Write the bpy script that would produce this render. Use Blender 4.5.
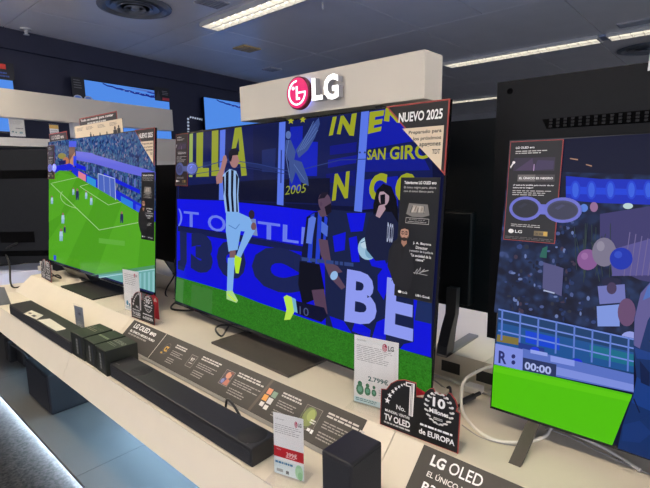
import bpy, bmesh, math, random
from mathutils import Vector, Matrix
for o in list(bpy.data.objects): bpy.data.objects.remove(o)
S = bpy.context.scene; COL = S.collection; D = bpy.data
PI = math.pi

# ------------------------------------------------------------------ camera, world, exposure
F, YAW, PITCH, ROLL, CAMZ = 463.0, .839, .162, -.016, 1.5
def cam_axes():
    cy, sy = math.cos(YAW), math.sin(YAW)
    d0, r0, u0 = Vector((-cy, sy, 0)), Vector((sy, cy, 0)), Vector((0, 0, 1))
    d = math.cos(PITCH)*d0-math.sin(PITCH)*u0
    u = math.sin(PITCH)*d0+math.cos(PITCH)*u0
    return math.cos(ROLL)*r0+math.sin(ROLL)*u, -math.sin(ROLL)*r0+math.cos(ROLL)*u, d
CR, CU, CD = cam_axes(); CP = Vector((0, 0, CAMZ))
cd = D.cameras.new('camera'); cam = D.objects.new('camera', cd); COL.objects.link(cam)
cd.sensor_width = 36; cd.lens = F/650*36; cd.clip_start = .02
m = Matrix.Identity(4)
for i, a in enumerate((CR, CU, -CD)):
    for k in range(3): m[k][i] = a[k]
m.translation = CP; cam.matrix_world = m; S.camera = cam
S.view_settings.view_transform = 'Standard'; S.view_settings.look = 'None'
S.view_settings.exposure = 0; S.view_settings.gamma = 1
W = D.worlds.new('world'); S.world = W; W.use_nodes = True
W.node_tree.nodes['Background'].inputs[0].default_value = (.86, .87, 1, 1)
W.node_tree.nodes['Background'].inputs[1].default_value = 2.2
LAMP = 40.0            # radiance of the fluorescent tubes
LAMPCOL = (1, .865, .68)

# ------------------------------------------------------------------ helpers
def lin(c):
    return tuple(((v/255)/12.92 if v/255 <= .04045 else ((v/255+.055)/1.055)**2.4) for v in c)
MATS = {}
def mat(name, col, rough=.5, metal=0, noise=0, scale=30, emit=None, es=1, spec=.5, bump=0):
    if name in MATS: return MATS[name]
    M = D.materials.new(name); M.use_nodes = True; nt = M.node_tree; b = nt.nodes['Principled BSDF']
    b.inputs['Base Color'].default_value = (*col, 1); b.inputs['Roughness'].default_value = rough
    b.inputs['Metallic'].default_value = metal; b.inputs['Specular IOR Level'].default_value = spec
    if noise or bump:
        tc = nt.nodes.new('ShaderNodeTexCoord'); n = nt.nodes.new('ShaderNodeTexNoise'); n.inputs['Scale'].default_value = scale
        n.inputs['Detail'].default_value = 4
        nt.links.new(tc.outputs['Object'], n.inputs['Vector'])
        if noise:
            r = nt.nodes.new('ShaderNodeValToRGB')
            r.color_ramp.elements[0].position = .3; r.color_ramp.elements[1].position = .7
            r.color_ramp.elements[0].color = (*[max(0, c*(1-noise)) for c in col], 1)
            r.color_ramp.elements[1].color = (*[min(1, c*(1+noise)) for c in col], 1)
            nt.links.new(n.outputs['Fac'], r.inputs[0]); nt.links.new(r.outputs[0], b.inputs['Base Color'])
        if bump:
            bp = nt.nodes.new('ShaderNodeBump'); bp.inputs['Strength'].default_value = bump; bp.inputs['Distance'].default_value = .002
            nt.links.new(n.outputs['Fac'], bp.inputs['Height']); nt.links.new(bp.outputs[0], b.inputs['Normal'])
    if emit:
        b.inputs['Emission Color'].default_value = (*emit, 1); b.inputs['Emission Strength'].default_value = es
    MATS[name] = M; return M
def attr_mat(name, screen, rough):
    M = D.materials.new(name); M.use_nodes = True; nt = M.node_tree; b = nt.nodes['Principled BSDF']
    a = nt.nodes.new('ShaderNodeVertexColor'); a.layer_name = 'Col'
    b.inputs['Roughness'].default_value = rough
    if screen:
        b.inputs['Base Color'].default_value = (.004, .004, .005, 1); b.inputs['Specular IOR Level'].default_value = .09
        nt.links.new(a.outputs[0], b.inputs['Emission Color']); b.inputs['Emission Strength'].default_value = .92
    else: nt.links.new(a.outputs[0], b.inputs['Base Color'])
    MATS[name] = M; return M
SCREEN = attr_mat('screen_pixels', True, .12)
PRINT = attr_mat('printed_ink', False, .42)
def crowd_mat(name, cols, scale, rough=.12, soft=False):
    """a screen picture of a crowd: voronoi cells mapped to a few colours"""
    M = D.materials.new(name); M.use_nodes = True; nt = M.node_tree; b = nt.nodes['Principled BSDF']
    tc = nt.nodes.new('ShaderNodeTexCoord'); v = nt.nodes.new('ShaderNodeTexVoronoi'); v.inputs['Scale'].default_value = scale
    n2 = nt.nodes.new('ShaderNodeTexNoise'); n2.inputs['Scale'].default_value = scale*.25; n2.inputs['Detail'].default_value = 3
    nt.links.new(tc.outputs['Object'], v.inputs['Vector']); nt.links.new(tc.outputs['Object'], n2.inputs['Vector'])
    if soft: v.feature = 'SMOOTH_F1'; v.inputs['Smoothness'].default_value = 1
    s = nt.nodes.new('ShaderNodeSeparateColor'); nt.links.new(v.outputs['Color'], s.inputs[0])
    ad = nt.nodes.new('ShaderNodeMath'); ad.operation = 'MULTIPLY_ADD'; ad.inputs[1].default_value = .6
    nt.links.new(s.outputs[0], ad.inputs[0])
    m2 = nt.nodes.new('ShaderNodeMath'); m2.operation = 'MULTIPLY'; m2.inputs[1].default_value = .4
    nt.links.new(n2.outputs['Fac'], m2.inputs[0]); nt.links.new(m2.outputs[0], ad.inputs[2])
    r = nt.nodes.new('ShaderNodeValToRGB'); e = r.color_ramp.elements
    e[0].position = .12; e[0].color = (*lin(cols[0]), 1); e[1].position = .88; e[1].color = (*lin(cols[-1]), 1)
    for i, c in enumerate(cols[1:-1]):
        k = e.new(.12+.76*(i+1)/(len(cols)-1)); k.color = (*lin(c), 1)
    nt.links.new(ad.outputs[0], r.inputs[0]); nt.links.new(r.outputs[0], b.inputs['Emission Color'])
    b.inputs['Emission Strength'].default_value = .92; b.inputs['Base Color'].default_value = (.004, .004, .005, 1)
    b.inputs['Roughness'].default_value = rough; b.inputs['Specular IOR Level'].default_value = .09; return M
CROWD_A = crowd_mat('screen_crowd_stadium', [(14, 20, 54), (34, 52, 110), (48, 84, 138), (60, 104, 140), (150, 124, 150)], 75)
CROWD_B = crowd_mat('screen_crowd_blur', [(10, 14, 36), (14, 20, 46), (20, 30, 62), (26, 42, 78), (36, 54, 96), (74, 90, 146)], 62, soft=True)
GRASS = crowd_mat('screen_grass', [(38, 98, 22), (42, 112, 26), (48, 124, 30), (54, 132, 36)], 260)

M_ACR = D.materials.new('clear_acrylic'); M_ACR.use_nodes = True
nt = M_ACR.node_tree; nt.nodes.clear(); o_ = nt.nodes.new('ShaderNodeOutputMaterial'); t_ = nt.nodes.new('ShaderNodeBsdfTransparent')
t_.inputs[0].default_value = (.985, .985, .985, 1)
g_ = nt.nodes.new('ShaderNodeBsdfGlossy'); g_.inputs['Roughness'].default_value = .05; x_ = nt.nodes.new('ShaderNodeMixShader')
x_.inputs[0].default_value = .045; nt.links.new(t_.outputs[0], x_.inputs[1]); nt.links.new(g_.outputs[0], x_.inputs[2]); nt.links.new(x_.outputs[0], o_.inputs[0])

CREAM = mat('cream_laminate', (.70, .635, .53), .42, noise=.03, scale=6)
HEADM = mat('cream_header_paint', (.72, .665, .575), .55, noise=.02, scale=5)
BLACK = mat('black_plastic', (.012, .012, .013), .38, noise=.15, scale=50)
GLOSSB = mat('gloss_black', (.008, .008, .010), .16)
SATIN = mat('satin_black_back', (.0035, .0040, .0058), .5, noise=.12, scale=40, spec=.22)
CLOTH = mat('speaker_cloth', (.016, .017, .022), .75, noise=.3, scale=400, bump=.4)
GUN = mat('gunmetal', (.085, .072, .062), .6, .2, noise=.05, scale=60)
DARKM = mat('dark_metal', (.03, .03, .032), .35, .6, noise=.05, scale=60)
WHITEP = mat('white_card', (.80, .80, .80), .5, noise=.01, scale=20)
WHITEC = mat('white_cable', (.80, .77, .70), .45, noise=.02, scale=50)
GREYC = mat('grey_cable', (.35, .34, .32), .5, noise=.02, scale=50)
BLKC = mat('black_cable', (.01, .01, .011), .4, noise=.1, scale=50)
CARDB = mat('dark_card', (.016, .016, .019), .4, noise=.1, scale=30)
REDEDGE = mat('red_card_edge', (.33, .045, .04), .45, noise=.05, scale=30)
PANELM = mat('info_board_brown', (.029, .0245, .022), .5, noise=.06, scale=40)

PM = {}                                       # world matrix of each parent
def setp(o, label=None, cat=None, group=None, kind=None):
    if label: o['label'] = label
    if cat: o['category'] = cat
    if group: o['group'] = group
    if kind: o['kind'] = kind
    return o
def thing(name, label, cat, loc, group=None, rz=0):
    o = D.objects.new(name, None); COL.objects.link(o); o.location = loc; o.rotation_euler = (0, 0, rz); o.empty_display_size = .05
    PM[o.name] = Matrix.Translation(loc) @ Matrix.Rotation(rz, 4, 'Z'); return setp(o, label, cat, group)
def link_mesh(me, name, parent, origin=None):
    o = D.objects.new(name, me); COL.objects.link(o)
    if parent is not None:
        P = PM[parent.name]; me.transform(P.inverted()); o.parent = parent; PM[o.name] = P
    else:
        c = Vector(origin) if origin is not None else sum((v.co for v in me.vertices), Vector())/max(1, len(me.vertices))
        if origin is None: c.z = min(v.co.z for v in me.vertices)
        me.transform(Matrix.Translation(-c)); o.location = c; PM[o.name] = Matrix.Translation(c)
    return o
class B:
    """collects shapes, in world coordinates, into ONE mesh"""
    def __init__(s): s.v = []; s.f = []; s.mi = []; s.sm = []
    def add(s, vs, fs, mi=0, sm=False):
        k = len(s.v); s.v += [tuple(v) for v in vs]; s.f += [tuple(i+k for i in f) for f in fs]; s.mi += [mi]*len(fs); s.sm += [sm]*len(fs); return s
    def bm(s, bm, M=None, mi=0, sm=False):
        bm.verts.ensure_lookup_table()
        vs = [(M @ v.co) if M else v.co.copy() for v in bm.verts]; s.add(vs, [[v.index for v in f.verts] for f in bm.faces], mi, sm); bm.free(); return s
    def box(s, lo, hi, bev=0, M=None, mi=0, seg=2):
        bm = bmesh.new(); bmesh.ops.create_cube(bm, size=1)
        for v in bm.verts: v.co = Vector([lo[i]+(v.co[i]+.5)*(hi[i]-lo[i]) for i in range(3)])
        if bev: bmesh.ops.bevel(bm, geom=bm.edges[:], offset=bev, segments=seg, affect='EDGES', profile=.5)
        bm.verts.index_update(); return s.bm(bm, M, mi, False)
    def prism(s, pts, fr, d0, d1, mi=0):
        n = len(pts); vs = [fr.w(u, v, d0) for u, v in pts]+[fr.w(u, v, d1) for u, v in pts]
        fs = [list(range(n, 2*n)), list(range(n-1, -1, -1))]+[[i, (i+1) % n, n+(i+1) % n, n+i] for i in range(n)]
        return s.add(vs, fs, mi)
    def tube(s, pts, r, seg=10, mi=0, smooth_n=6):
        P = [Vector(p) for p in pts]
        if smooth_n > 1 and len(P) > 2:
            Q = [P[0]+(P[0]-P[1])]+P+[P[-1]+(P[-1]-P[-2])]; out = []
            for i in range(1, len(Q)-2):
                for k in range(smooth_n):
                    t = k/smooth_n; a, b, c, d = Q[i-1:i+3]
                    out.append(.5*((2*b)+(c-a)*t+(2*a-5*b+4*c-d)*t*t+(3*b-a-3*c+d)*t**3))
            P = out+[P[-1]]
        vs = []; up = Vector((0, 0, 1))
        for i, p in enumerate(P):
            t = (P[min(i+1, len(P)-1)]-P[max(i-1, 0)]).normalized(); a = t.cross(up)
            if a.length < .05: a = t.cross(Vector((1, 0, 0)))
            a.normalize(); b = a.cross(t)
            vs += [p+(a*math.cos(2*PI*k/seg)+b*math.sin(2*PI*k/seg))*r for k in range(seg)]
        fs = [[i*seg+k, i*seg+(k+1) % seg, (i+1)*seg+(k+1) % seg, (i+1)*seg+k] for i in range(len(P)-1) for k in range(seg)]
        fs += [list(range(seg))[::-1], [(len(P)-1)*seg+k for k in range(seg)]]
        return s.add(vs, fs, mi, True)
    def lathe(s, prof, c, ax=(0, 0, 1), seg=40, mi=0):
        ax = Vector(ax).normalized(); a = ax.orthogonal().normalized(); b = ax.cross(a); c = Vector(c); vs = []
        for r, h in prof: vs += [c+ax*h+(a*math.cos(2*PI*k/seg)+b*math.sin(2*PI*k/seg))*r for k in range(seg)]
        fs = [[i*seg+k, i*seg+(k+1) % seg, (i+1)*seg+(k+1) % seg, (i+1)*seg+k] for i in range(len(prof)-1) for k in range(seg)]
        if prof[0][0] > 1e-5: fs.append(list(range(seg))[::-1])
        if prof[-1][0] > 1e-5: fs.append([(len(prof)-1)*seg+k for k in range(seg)])
        return s.add(vs, fs, mi, True)
    def build(s, name, mats, parent=None, origin=None, auto=True):
        me = D.meshes.new(name); me.from_pydata(s.v, [], s.f); me.validate()
        for M in (mats if isinstance(mats, (list, tuple)) else [mats]): me.materials.append(M)
        if len(me.polygons) == len(s.mi):
            me.polygons.foreach_set('material_index', s.mi); me.polygons.foreach_set('use_smooth', s.sm)
        bm = bmesh.new(); bm.from_mesh(me); bmesh.ops.recalc_face_normals(bm, faces=bm.faces); bm.to_mesh(me); bm.free()
        if any(s.sm):
            try: me.set_sharp_from_angle(angle=math.radians(40))
            except Exception: pass
        me.update(); return link_mesh(me, name, parent, origin)
class Frame:
    """a plane in the room: origin, right, up, outward normal"""
    def __init__(s, o, ex, ey): s.o = Vector(o); s.ex = Vector(ex).normalized(); s.ey = Vector(ey).normalized(); s.en = s.ex.cross(s.ey)
    def w(s, u, v, d=0): return s.o+s.ex*u+s.ey*v+s.en*d
    def at(s, px, py):                         # sight line through a photo point, met with this plane
        r = CD+CR*((px-325)/F)-CU*((py-244)/F); t = (s.o-CP).dot(s.en)/r.dot(s.en); q = CP+r*t-s.o
        return q.dot(s.ex), q.dot(s.ey)
def onz(px, py, z):
    r = CD+CR*((px-325)/F)-CU*((py-244)/F); return CP+r*((z-CP.z)/r.z)
def ony(px, py, y):
    r = CD+CR*((px-325)/F)-CU*((py-244)/F); return CP+r*((y-CP.y)/r.y)
FONT = {}
def glyphs(s, bold=0):
    k = (s, bold)
    if k not in FONT:
        c = D.curves.new('t', 'FONT'); c.body = s; c.offset = bold; c.resolution_u = 3; c.fill_mode = 'FRONT'
        o = D.objects.new('t', c); COL.objects.link(o); dg = bpy.context.evaluated_depsgraph_get(); dg.update()
        me = D.meshes.new_from_object(o.evaluated_get(dg)); vs = [v.co.copy() for v in me.vertices]; fs = [tuple(p.vertices) for p in me.polygons]
        D.objects.remove(o); D.curves.remove(c); D.meshes.remove(me)
        x0 = min(v.x for v in vs); x1 = max(v.x for v in vs); y0 = min(v.y for v in vs); y1 = max(v.y for v in vs)
        FONT[k] = ([((v.x-x0)/(x1-x0), (v.y-y0)/(y1-y0)) for v in vs], fs, (x1-x0)/(y1-y0))
    return FONT[k]
def homog(q):
    """unit square (0,0 = bottom left) -> quad given TL,TR,BR,BL"""
    (x3, y3), (x2, y2), (x1, y1), (x0, y0) = q
    dx1, dx2, dx3 = x1-x2, x3-x2, x0-x1+x2-x3; dy1, dy2, dy3 = y1-y2, y3-y2, y0-y1+y2-y3
    den = dx1*dy2-dx2*dy1; g = (dx3*dy2-dx2*dy3)/den; h = (dx1*dy3-dx3*dy1)/den
    a, b, c = x1-x0+g*x1, x3-x0+h*x3, x0; d, e, f = y1-y0+g*y1, y3-y0+h*y3, y0
    return lambda u, v: ((a*u+b*v+c)/(g*u+h*v+1), (d*u+e*v+f)/(g*u+h*v+1))
FACE = {}
class Canvas:
    """flat printing / picture on a plane: every shape one layer (0.1 mm) above the last"""
    def __init__(s, fr, mp=None, d0=.0004, step=.00008): s.fr = fr; s.mp = mp or (lambda a, b: (a, b)); s.v = []; s.f = []; s.c = []; s.mi = []; s.d = d0; s.step = step
    def raw(s, pts, faces, col, mi=0):
        s.d += s.step; k = len(s.v)
        for p in pts: s.v.append(s.fr.w(*s.mp(*p), s.d))
        for f in faces: s.f.append(tuple(i+k for i in f)); s.c.append(lin(col)); s.mi.append(mi)
    def poly(s, pts, col, mi=0): s.raw(pts, [range(len(pts))], col, mi)
    def rect(s, x0, y0, x1, y1, col, mi=0): s.poly([(x0, y0), (x1, y0), (x1, y1), (x0, y1)], col, mi)
    def ell(s, x, y, rx, ry, col, n=20, a=0, mi=0):
        ca, sa = math.cos(a), math.sin(a)
        s.poly([(x+rx*math.cos(2*PI*k/n)*ca-ry*math.sin(2*PI*k/n)*sa, y+rx*math.cos(2*PI*k/n)*sa+ry*math.sin(2*PI*k/n)*ca) for k in range(n)], col, mi)
    def ring(s, x, y, rx, ry, w, col, n=24, a0=0, a1=2*PI):
        o = [(x+rx*math.cos(a0+(a1-a0)*k/n), y+ry*math.sin(a0+(a1-a0)*k/n)) for k in range(n+1)]
        i = [(x+(rx-w)*math.cos(a0+(a1-a0)*k/n), y+(ry-w)*math.sin(a0+(a1-a0)*k/n)) for k in range(n+1)]
        s.raw(o+i, [(k, k+1, n+2+k, n+1+k) for k in range(n)], col)
    def line(s, pts, w, col):
        for (x0, y0), (x1, y1) in zip(pts, pts[1:]):
            l = math.hypot(x1-x0, y1-y0) or 1; nx, ny = -(y1-y0)/l*w/2, (x1-x0)/l*w/2
            s.poly([(x0+nx, y0+ny), (x1+nx, y1+ny), (x1-nx, y1-ny), (x0-nx, y0-ny)], col)
    def text(s, t, quad, col, bold=0):
        vs, fs, _ = glyphs(t, bold); h = homog(quad); s.raw([h(*v) for v in vs], fs, col)
    def tx(s, t, x, y, h, col, bold=0, up=1, ar=1, wmax=None):
        """text with its bottom left at x,y in a canvas whose y grows upward (up=1) or downward (up=-1)"""
        w = glyphs(t, bold)[2]*h*ar
        if wmax: w = min(w, wmax)
        s.text(t, [(x, y+up*h), (x+w, y+up*h), (x+w, y), (x, y)], col, bold)
    def block(s, quad, n, col, seed=0, fill=.5, rag=.25):
        """small print too fine to read: rows of word-long dashes"""
        rn = random.Random(seed); h = homog(quad); pts = []; fs = []
        for i in range(n):
            y1 = 1-i/n; y0 = y1-fill/n; x = 0; end = 1-rn.random()*rag
            while x < end-.03:
                w = min(rn.uniform(.06, .2), end-x); k = len(pts); pts += [h(x, y0), h(x+w, y0), h(x+w, y1), h(x, y1)]; fs.append((k, k+1, k+2, k+3)); x += w+.025
        s.raw(pts, fs, col)
    def build(s, name, mats, parent, label=None):
        parent = FACE.get(parent.name, parent) if name.startswith('printing') else parent
        me = D.meshes.new(name); me.from_pydata([tuple(v) for v in s.v], [], s.f)
        for M in (mats if isinstance(mats, (list, tuple)) else [mats]): me.materials.append(M)
        ca = me.color_attributes.new('Col', 'FLOAT_COLOR', 'CORNER')
        for p, c, mi in zip(me.polygons, s.c, s.mi):
            p.material_index = mi
            for li in p.loop_indices: ca.data[li].color = (*c, 1)
        o = link_mesh(me, name, parent)
        if label: o['label'] = label
        return o
def rq(x, y, w, h): return [(x, y+h), (x+w, y+h), (x+w, y), (x, y)]      # TL,TR,BR,BL, y up
def copy_tree(o, loc=None, label=None, parent=None):
    c = o.copy(); COL.objects.link(c)
    if parent is not None: c.parent = parent
    if loc is not None: c.location = loc
    if label: c['label'] = label
    for ch in list(o.children): copy_tree(ch, parent=c)
    return c
X, Y, Z = Vector((1, 0, 0)), Vector((0, 1, 0)), Vector((0, 0, 1))
WHITE = (238, 238, 238); PALE = (200, 198, 195)

# ------------------------------------------------------------------ the room
CEIL = 2.7
WE = Vector((-.155, .988, 0)).normalized(); WN = Vector((WE.y, -WE.x, 0)); WO = Vector((-4.738, 1.279, 0))
FLOORM = mat('polished_stone_floor', (.020, .017, .0155), .45, noise=.95, scale=75, spec=.06)
b = B(); b.box((-8, -4.5, -.1), (7, 11, 0)); setp(b.build('floor', FLOORM), kind='structure')
NAVY = mat('navy_wall', (.019, .022, .050), .6, noise=.1, scale=3)
wf = Frame(WO, WE, Z)
b = B(); b.prism([(-7, 0), (11, 0), (11, 2.9), (-7, 2.9)], wf, -.12, 0)
b.prism([(-7, 2.56), (11, 2.50), (11, 2.9), (-7, 2.9)], wf, 0, .035)
setp(b.build('wall_left', NAVY), kind='structure')
GREYW = mat('grey_wall', (.32, .32, .34), .7, noise=.05, scale=3)
b = B(); b.box((-8, 10.5, 0), (7, 10.6, 2.9)); setp(b.build('wall_back', GREYW), kind='structure')
CEILM = mat('grey_metal_ceiling_panel', (.86, .84, .86), .3, .0, noise=.03, scale=4, spec=.6)
# rows of metal panels with strips between them that carry the light fittings; 6 mm joints
rows = [(-4.4, -3.25, [-4.2, -2.9, -1.6, -.3, 1, 2.3, 3.6, 4.9]), (-3.25, -2.98, [-3, 0, 3]), (-2.98, -1.75, [-4.2, -2.9, -1.6, -.3, 1, 2.3, 3.6, 4.9]),
        (-1.75, -.52, [-4.2, -2.9, -1.6, -.3, 1, 2.3, 3.6, 4.9]), (-.52, -.09, []), (-.09, .19, [-5, -2, 1, 4]), (.19, 1.28, [-3.9, -2.6, -1.3, 0, 1.3, 2.6, 3.9]),
        (1.28, 2.30, [-4.1, -2.8, -1.5, -.2, 1.1, 2.4, 3.7]), (2.30, 2.58, [-3.5, -2, 1.3]), (2.58, 3.81, [-4.12, -3.5, -2.24, -1.68, -.5, .7, 1.9]),
        (3.81, 5.10, [-3.52, -2.28, -1.11, 0, 1.2]), (5.10, 5.42, [-2.8, -1.11, .4]), (5.42, 6.80, [-3.1, -1.85, -1.2, 0, 1.2]),
        (6.80, 8.10, [-3.6, -2.4, -1.2, 0]), (8.10, 8.42, [-3.5, -2]), (8.42, 10.6, [-4, -2.7, -1.4, 0])]
b = B()
for y0, y1, xs in rows:
    xs = [-8]+xs+[7]
    for a, c in zip(xs, xs[1:]): b.box((a+.0045, y0+.0045, CEIL), (c-.0045, y1-.0045, CEIL+.012))
b.box((-8, -4.5, CEIL+.03), (7, 10.7, CEIL+.05), mi=1)
setp(b.build('ceiling', [CEILM, mat('ceiling_void', (.01, .01, .012), .9)]), kind='structure')

# ------------------------------------------------------------------ fluorescent troffers (the room's light)
TUBE = mat('fluorescent_diffuser', (.8, .8, .8), .5, emit=LAMPCOL, es=LAMP)
LOUV = mat('white_louvre', (.78, .76, .70), .35, noise=.02, scale=10)
TRIM = mat('light_trim', (.55, .54, .52), .4, noise=.02, scale=10)
TUBE_DIM = mat('dimmed_fluorescent_diffuser', (.8, .8, .8), .5, emit=(1, .93, .78), es=2.6)  # fittings in view are dimmed so their louvres do not clip to white
def troffer(label, x, y, L, w=.19, group='ceiling fluorescent troffers', tube=None, pitch=.09):
    t = thing('ceiling_light', label, 'ceiling light', (x, y, CEIL), group)
    b = B(); e = .012
    for lo, hi in (((0, -w/2, -.034), (L, -w/2+e, -.0003)), ((0, w/2-e, -.034), (L, w/2, -.0003)), ((0, -w/2+e, -.034), (e, w/2-e, -.0003)), ((L-e, -w/2+e, -.034), (L, w/2-e, -.0003))):
        b.box(Vector(lo)+Vector((x, y, CEIL)), Vector(hi)+Vector((x, y, CEIL)), .002)
    b.build('frame', TRIM, t)
    b = B(); n = int(L/pitch)
    for i in range(1, n): b.box((x+i*L/n-.0015, y-w/2+e, CEIL-.032), (x+i*L/n+.0015, y+w/2-e, CEIL-.005))
    b.box((x+e, y-.006, CEIL-.033), (x+L-e, y+.006, CEIL-.005))
    b.build('louvre', LOUV, t)
    b = B(); b.box((x+e, y-w/2+e, CEIL-.004), (x+L-e, y+w/2-e, CEIL-.001)); b.build('diffuser', tube or TUBE, t)
    return t
troffer('louvred fluorescent light in the ceiling above the dark left wall', -3.46, 2.44, 1.5, tube=TUBE_DIM)
for i, x in enumerate((-5.3, -3.4, -1.5, .4, 2.3)):
    troffer('louvred fluorescent light in the ceiling row above the walkway', x, .05, 1.5)
troffer('louvred fluorescent light above the rear half of the counter', -1.0, 2.44, 1.5)
troffer('added unseen ceiling light brightening the cream beam at the dark left wall', -4.25, .70, 1.3)  # unseen fitting added to brighten the cream beam on the wall
troffer('louvred fluorescent light above the far right end of the counter', 1.9, 2.44, 1.5)
troffer('louvred light nearest the right edge in the far continuous light row', -1.08, 5.28, 1.5, .22, 'far row of ceiling lights', tube=TUBE_DIM)
troffer('louvred light left of the joint in the far continuous light row', -2.75, 5.28, 1.6, .22, 'far row of ceiling lights', tube=TUBE_DIM)
troffer('short louvred light farthest away above the black television backs', -4.3, 8.26, 1.6, .24, tube=TUBE_DIM)
troffer('louvred fluorescent light in the far row beyond the right picture edge', 1.2, 5.28, 1.5, .22)
b = B(); b.box((-1.145, 5.2, CEIL-.02), (-1.085, 5.36, CEIL+.01), .006)
setp(b.build('light_connector', mat('bluish_plastic', (.35, .42, .6), .4, noise=.05)), 'small bluish connector box between two lights of the far light row', 'connector')

# round air diffusers
def diffuser(label, x, y, r):
    t = thing('air_diffuser', label, 'air diffuser', (x, y, CEIL), 'round ceiling air diffusers')
    b = B(); b.lathe([(r*.93, -.0005), (r, -.006), (r*.99, -.014), (r*.86, -.024), (r*.78, -.008), (r*.76, -.0035)], (x, y, CEIL)); b.build('outer_ring', mat('diffuser_grey', (.20, .215, .25), .32, .3, noise=.03, scale=10), t)
    for k, (rr, h) in enumerate(((.66, -.014), (.48, -.018), (.3, -.022))):
        b = B(); b.lathe([(r*rr*.80, -.004), (r*rr*.86, -.006), (r*rr, h), (r*rr*.98, h-.004), (r*rr*.82, -.010)], (x, y, CEIL)); b.build('cone', MATS['diffuser_grey'], t)
    b = B(); b.lathe([(0.0001, -.034), (r*.12, -.024), (r*.14, -.004)], (x, y, CEIL)); b.build('hub', MATS['diffuser_grey'], t)
    b = B(); b.lathe([(0.0001, -.003), (r*.8, -.003), (r*.8, -.001), (.0001, -.001)], (x, y, CEIL)); b.build('throat', mat('dark_throat', (.012, .012, .014), .8), t)
diffuser('round grey air diffuser in the ceiling at the top left', -3.46, 1.80, .26)
diffuser('round brownish air diffuser in the ceiling at the right edge', -.86, 6.12, .30)
def ceil_plate(name, label, cat, x0, y0, x1, y1, m, slats=0):
    b = B(); b.box((x0, y0, CEIL-.012), (x1, y1, CEIL-.0005), .003)
    for i in range(slats): b.box((x0+.012, y0+(y1-y0)*(i+.3)/slats, CEIL-.016), (x1-.012, y0+(y1-y0)*(i+.7)/slats, CEIL-.011))
    return setp(b.build(name, m), label, cat)
VENTM = mat('grey_vent', (.34, .34, .37), .5, noise=.05)
ceil_plate('ceiling_vent', 'square grey vent grille in the ceiling beside the troffer', 'vent', -3.06, 2.04, -2.90, 2.24, VENTM, 7)
ceil_plate('ceiling_vent', 'pale grey slotted vent in the ceiling above the right light row', 'vent', -.95, 4.89, -.62, 5.03, VENTM, 5)
ceil_plate('ceiling_vent', 'faint square vent in the ceiling nearest the illuminated sign', 'vent', -4.47, 3.88, -4.3, 4.05, VENTM, 5)
ceil_plate('ceiling_sign', 'flat brown and ochre plate in the ceiling between troffer and sign', 'ceiling plate', -3.92, 3.03, -3.74, 3.25, mat('ochre_plate', (.45, .32, .12), .5, noise=.2, scale=8), 3)
b = B(); b.lathe([(.04, 0), (.04, -.008), (.012, -.012), (.012, -.04), (.022, -.045), (.022, -.05), (.0001, -.05)], (-4.62, 1.42, CEIL-.001))
setp(b.build('sprinkler', mat('white_metal', (.6, .6, .6), .35, noise=.02)), 'small white sprinkler in the ceiling at the top of the left wall', 'sprinkler')
b = B(); b.tube([(-2.43, 2.72, CEIL), (-2.43, 2.72, CEIL-.03), (-2.42, 2.715, CEIL-.045), (-2.41, 2.71, CEIL-.035)], .003)
setp(b.build('ceiling_hook', MATS['white_metal']), 'tiny white hook hanging from the ceiling right of the troffer', 'hook')

# ------------------------------------------------------------------ counter
PROF = [(.645, .60), (.69, .71), (.866, .71), (.972, .80), (1.285, .80), (1.285, .775), (.985, .775), (.875, .685), (.71, .685), (.668, .60)]
PROF_F = [(.69, .71), (.866, .71), (.972, .80), (1.285, .80), (1.285, .775), (.985, .775), (.875, .685), (.703, .685)]
def counter_unit(label, x0, x1):
    t = thing('display_counter', label, 'display counter', (x0, .69, 0), 'cream display counter units')
    f0 = Frame((x0+.0012, 0, 0), Y, Z)     # profile in the y-z plane, extruded along x
    L = x1-x0-.0024
    b = B(); b.prism(PROF_F, f0, 0, L); b.build('countertop', CREAM, t)
    b = B(); b.prism([(.642, .605), (.6895, .7085), (.7025, .684), (.662, .605)], f0, 0, L); b.build('fascia', CREAM, t)
    b = B(); b.prism([(1.285, .70), (1.56, .70), (1.56, .688), (1.285, .688)], f0, 0, L); b.prism([(1.285, .774), (1.275, .774), (1.275, .688), (1.285, .688)], f0, 0, L)
    b.build('cable_trough', CREAM, t)
    b = B(); b.prism([(1.555, .70), (1.555, .80), (2.3, .80), (2.3, .775), (1.575, .775), (1.575, .70)], f0, 0, L); b.build('rear_top', CREAM, t)
    b = B(); b.prism([(1.40, .128), (1.43, .128), (1.43, .688), (1.40, .688)], f0, 0, L); b.build('back_panel', CREAM, t)
    b = B(); b.prism([(.655, .13), (2.35, .13), (2.35, .11), (.655, .11)], f0, 0, L); b.build('lower_shelf', mat('lower_shelf_grey', (.125, .122, .115), .45, noise=.03, scale=6), t)
    b = B(); b.prism([(.735, .0), (.735, .11), (.75, .11), (.75, 0)], f0, 0, L); b.build('kickboard', DARKM, t)
    b = B(); b.prism([(.727, .010), (.7345, .010), (.7345, .022), (.727, .022)], f0, .01, L-.01)
    b.build('led_strip', mat('cool_led_strip', (.8, .8, .8), .5, emit=(.62, .80, 1), es=330), t)
    b = B(); b.prism([(1.385, .66), (1.398, .66), (1.398, .672), (1.385, .672)], f0, .01, L-.01)
    b.build('under_counter_led', mat('blue_led_strip', (.8, .8, .8), .5, emit=(.36, .64, 1), es=110), t)
    return t
counter_unit('cream display counter unit under the leftmost stadium television', -3.62, -2.137)
counter_unit('cream display counter unit under the central television', -2.137, -.63)
counter_unit('cream display counter unit under the right television', -.63, .877)
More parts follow.
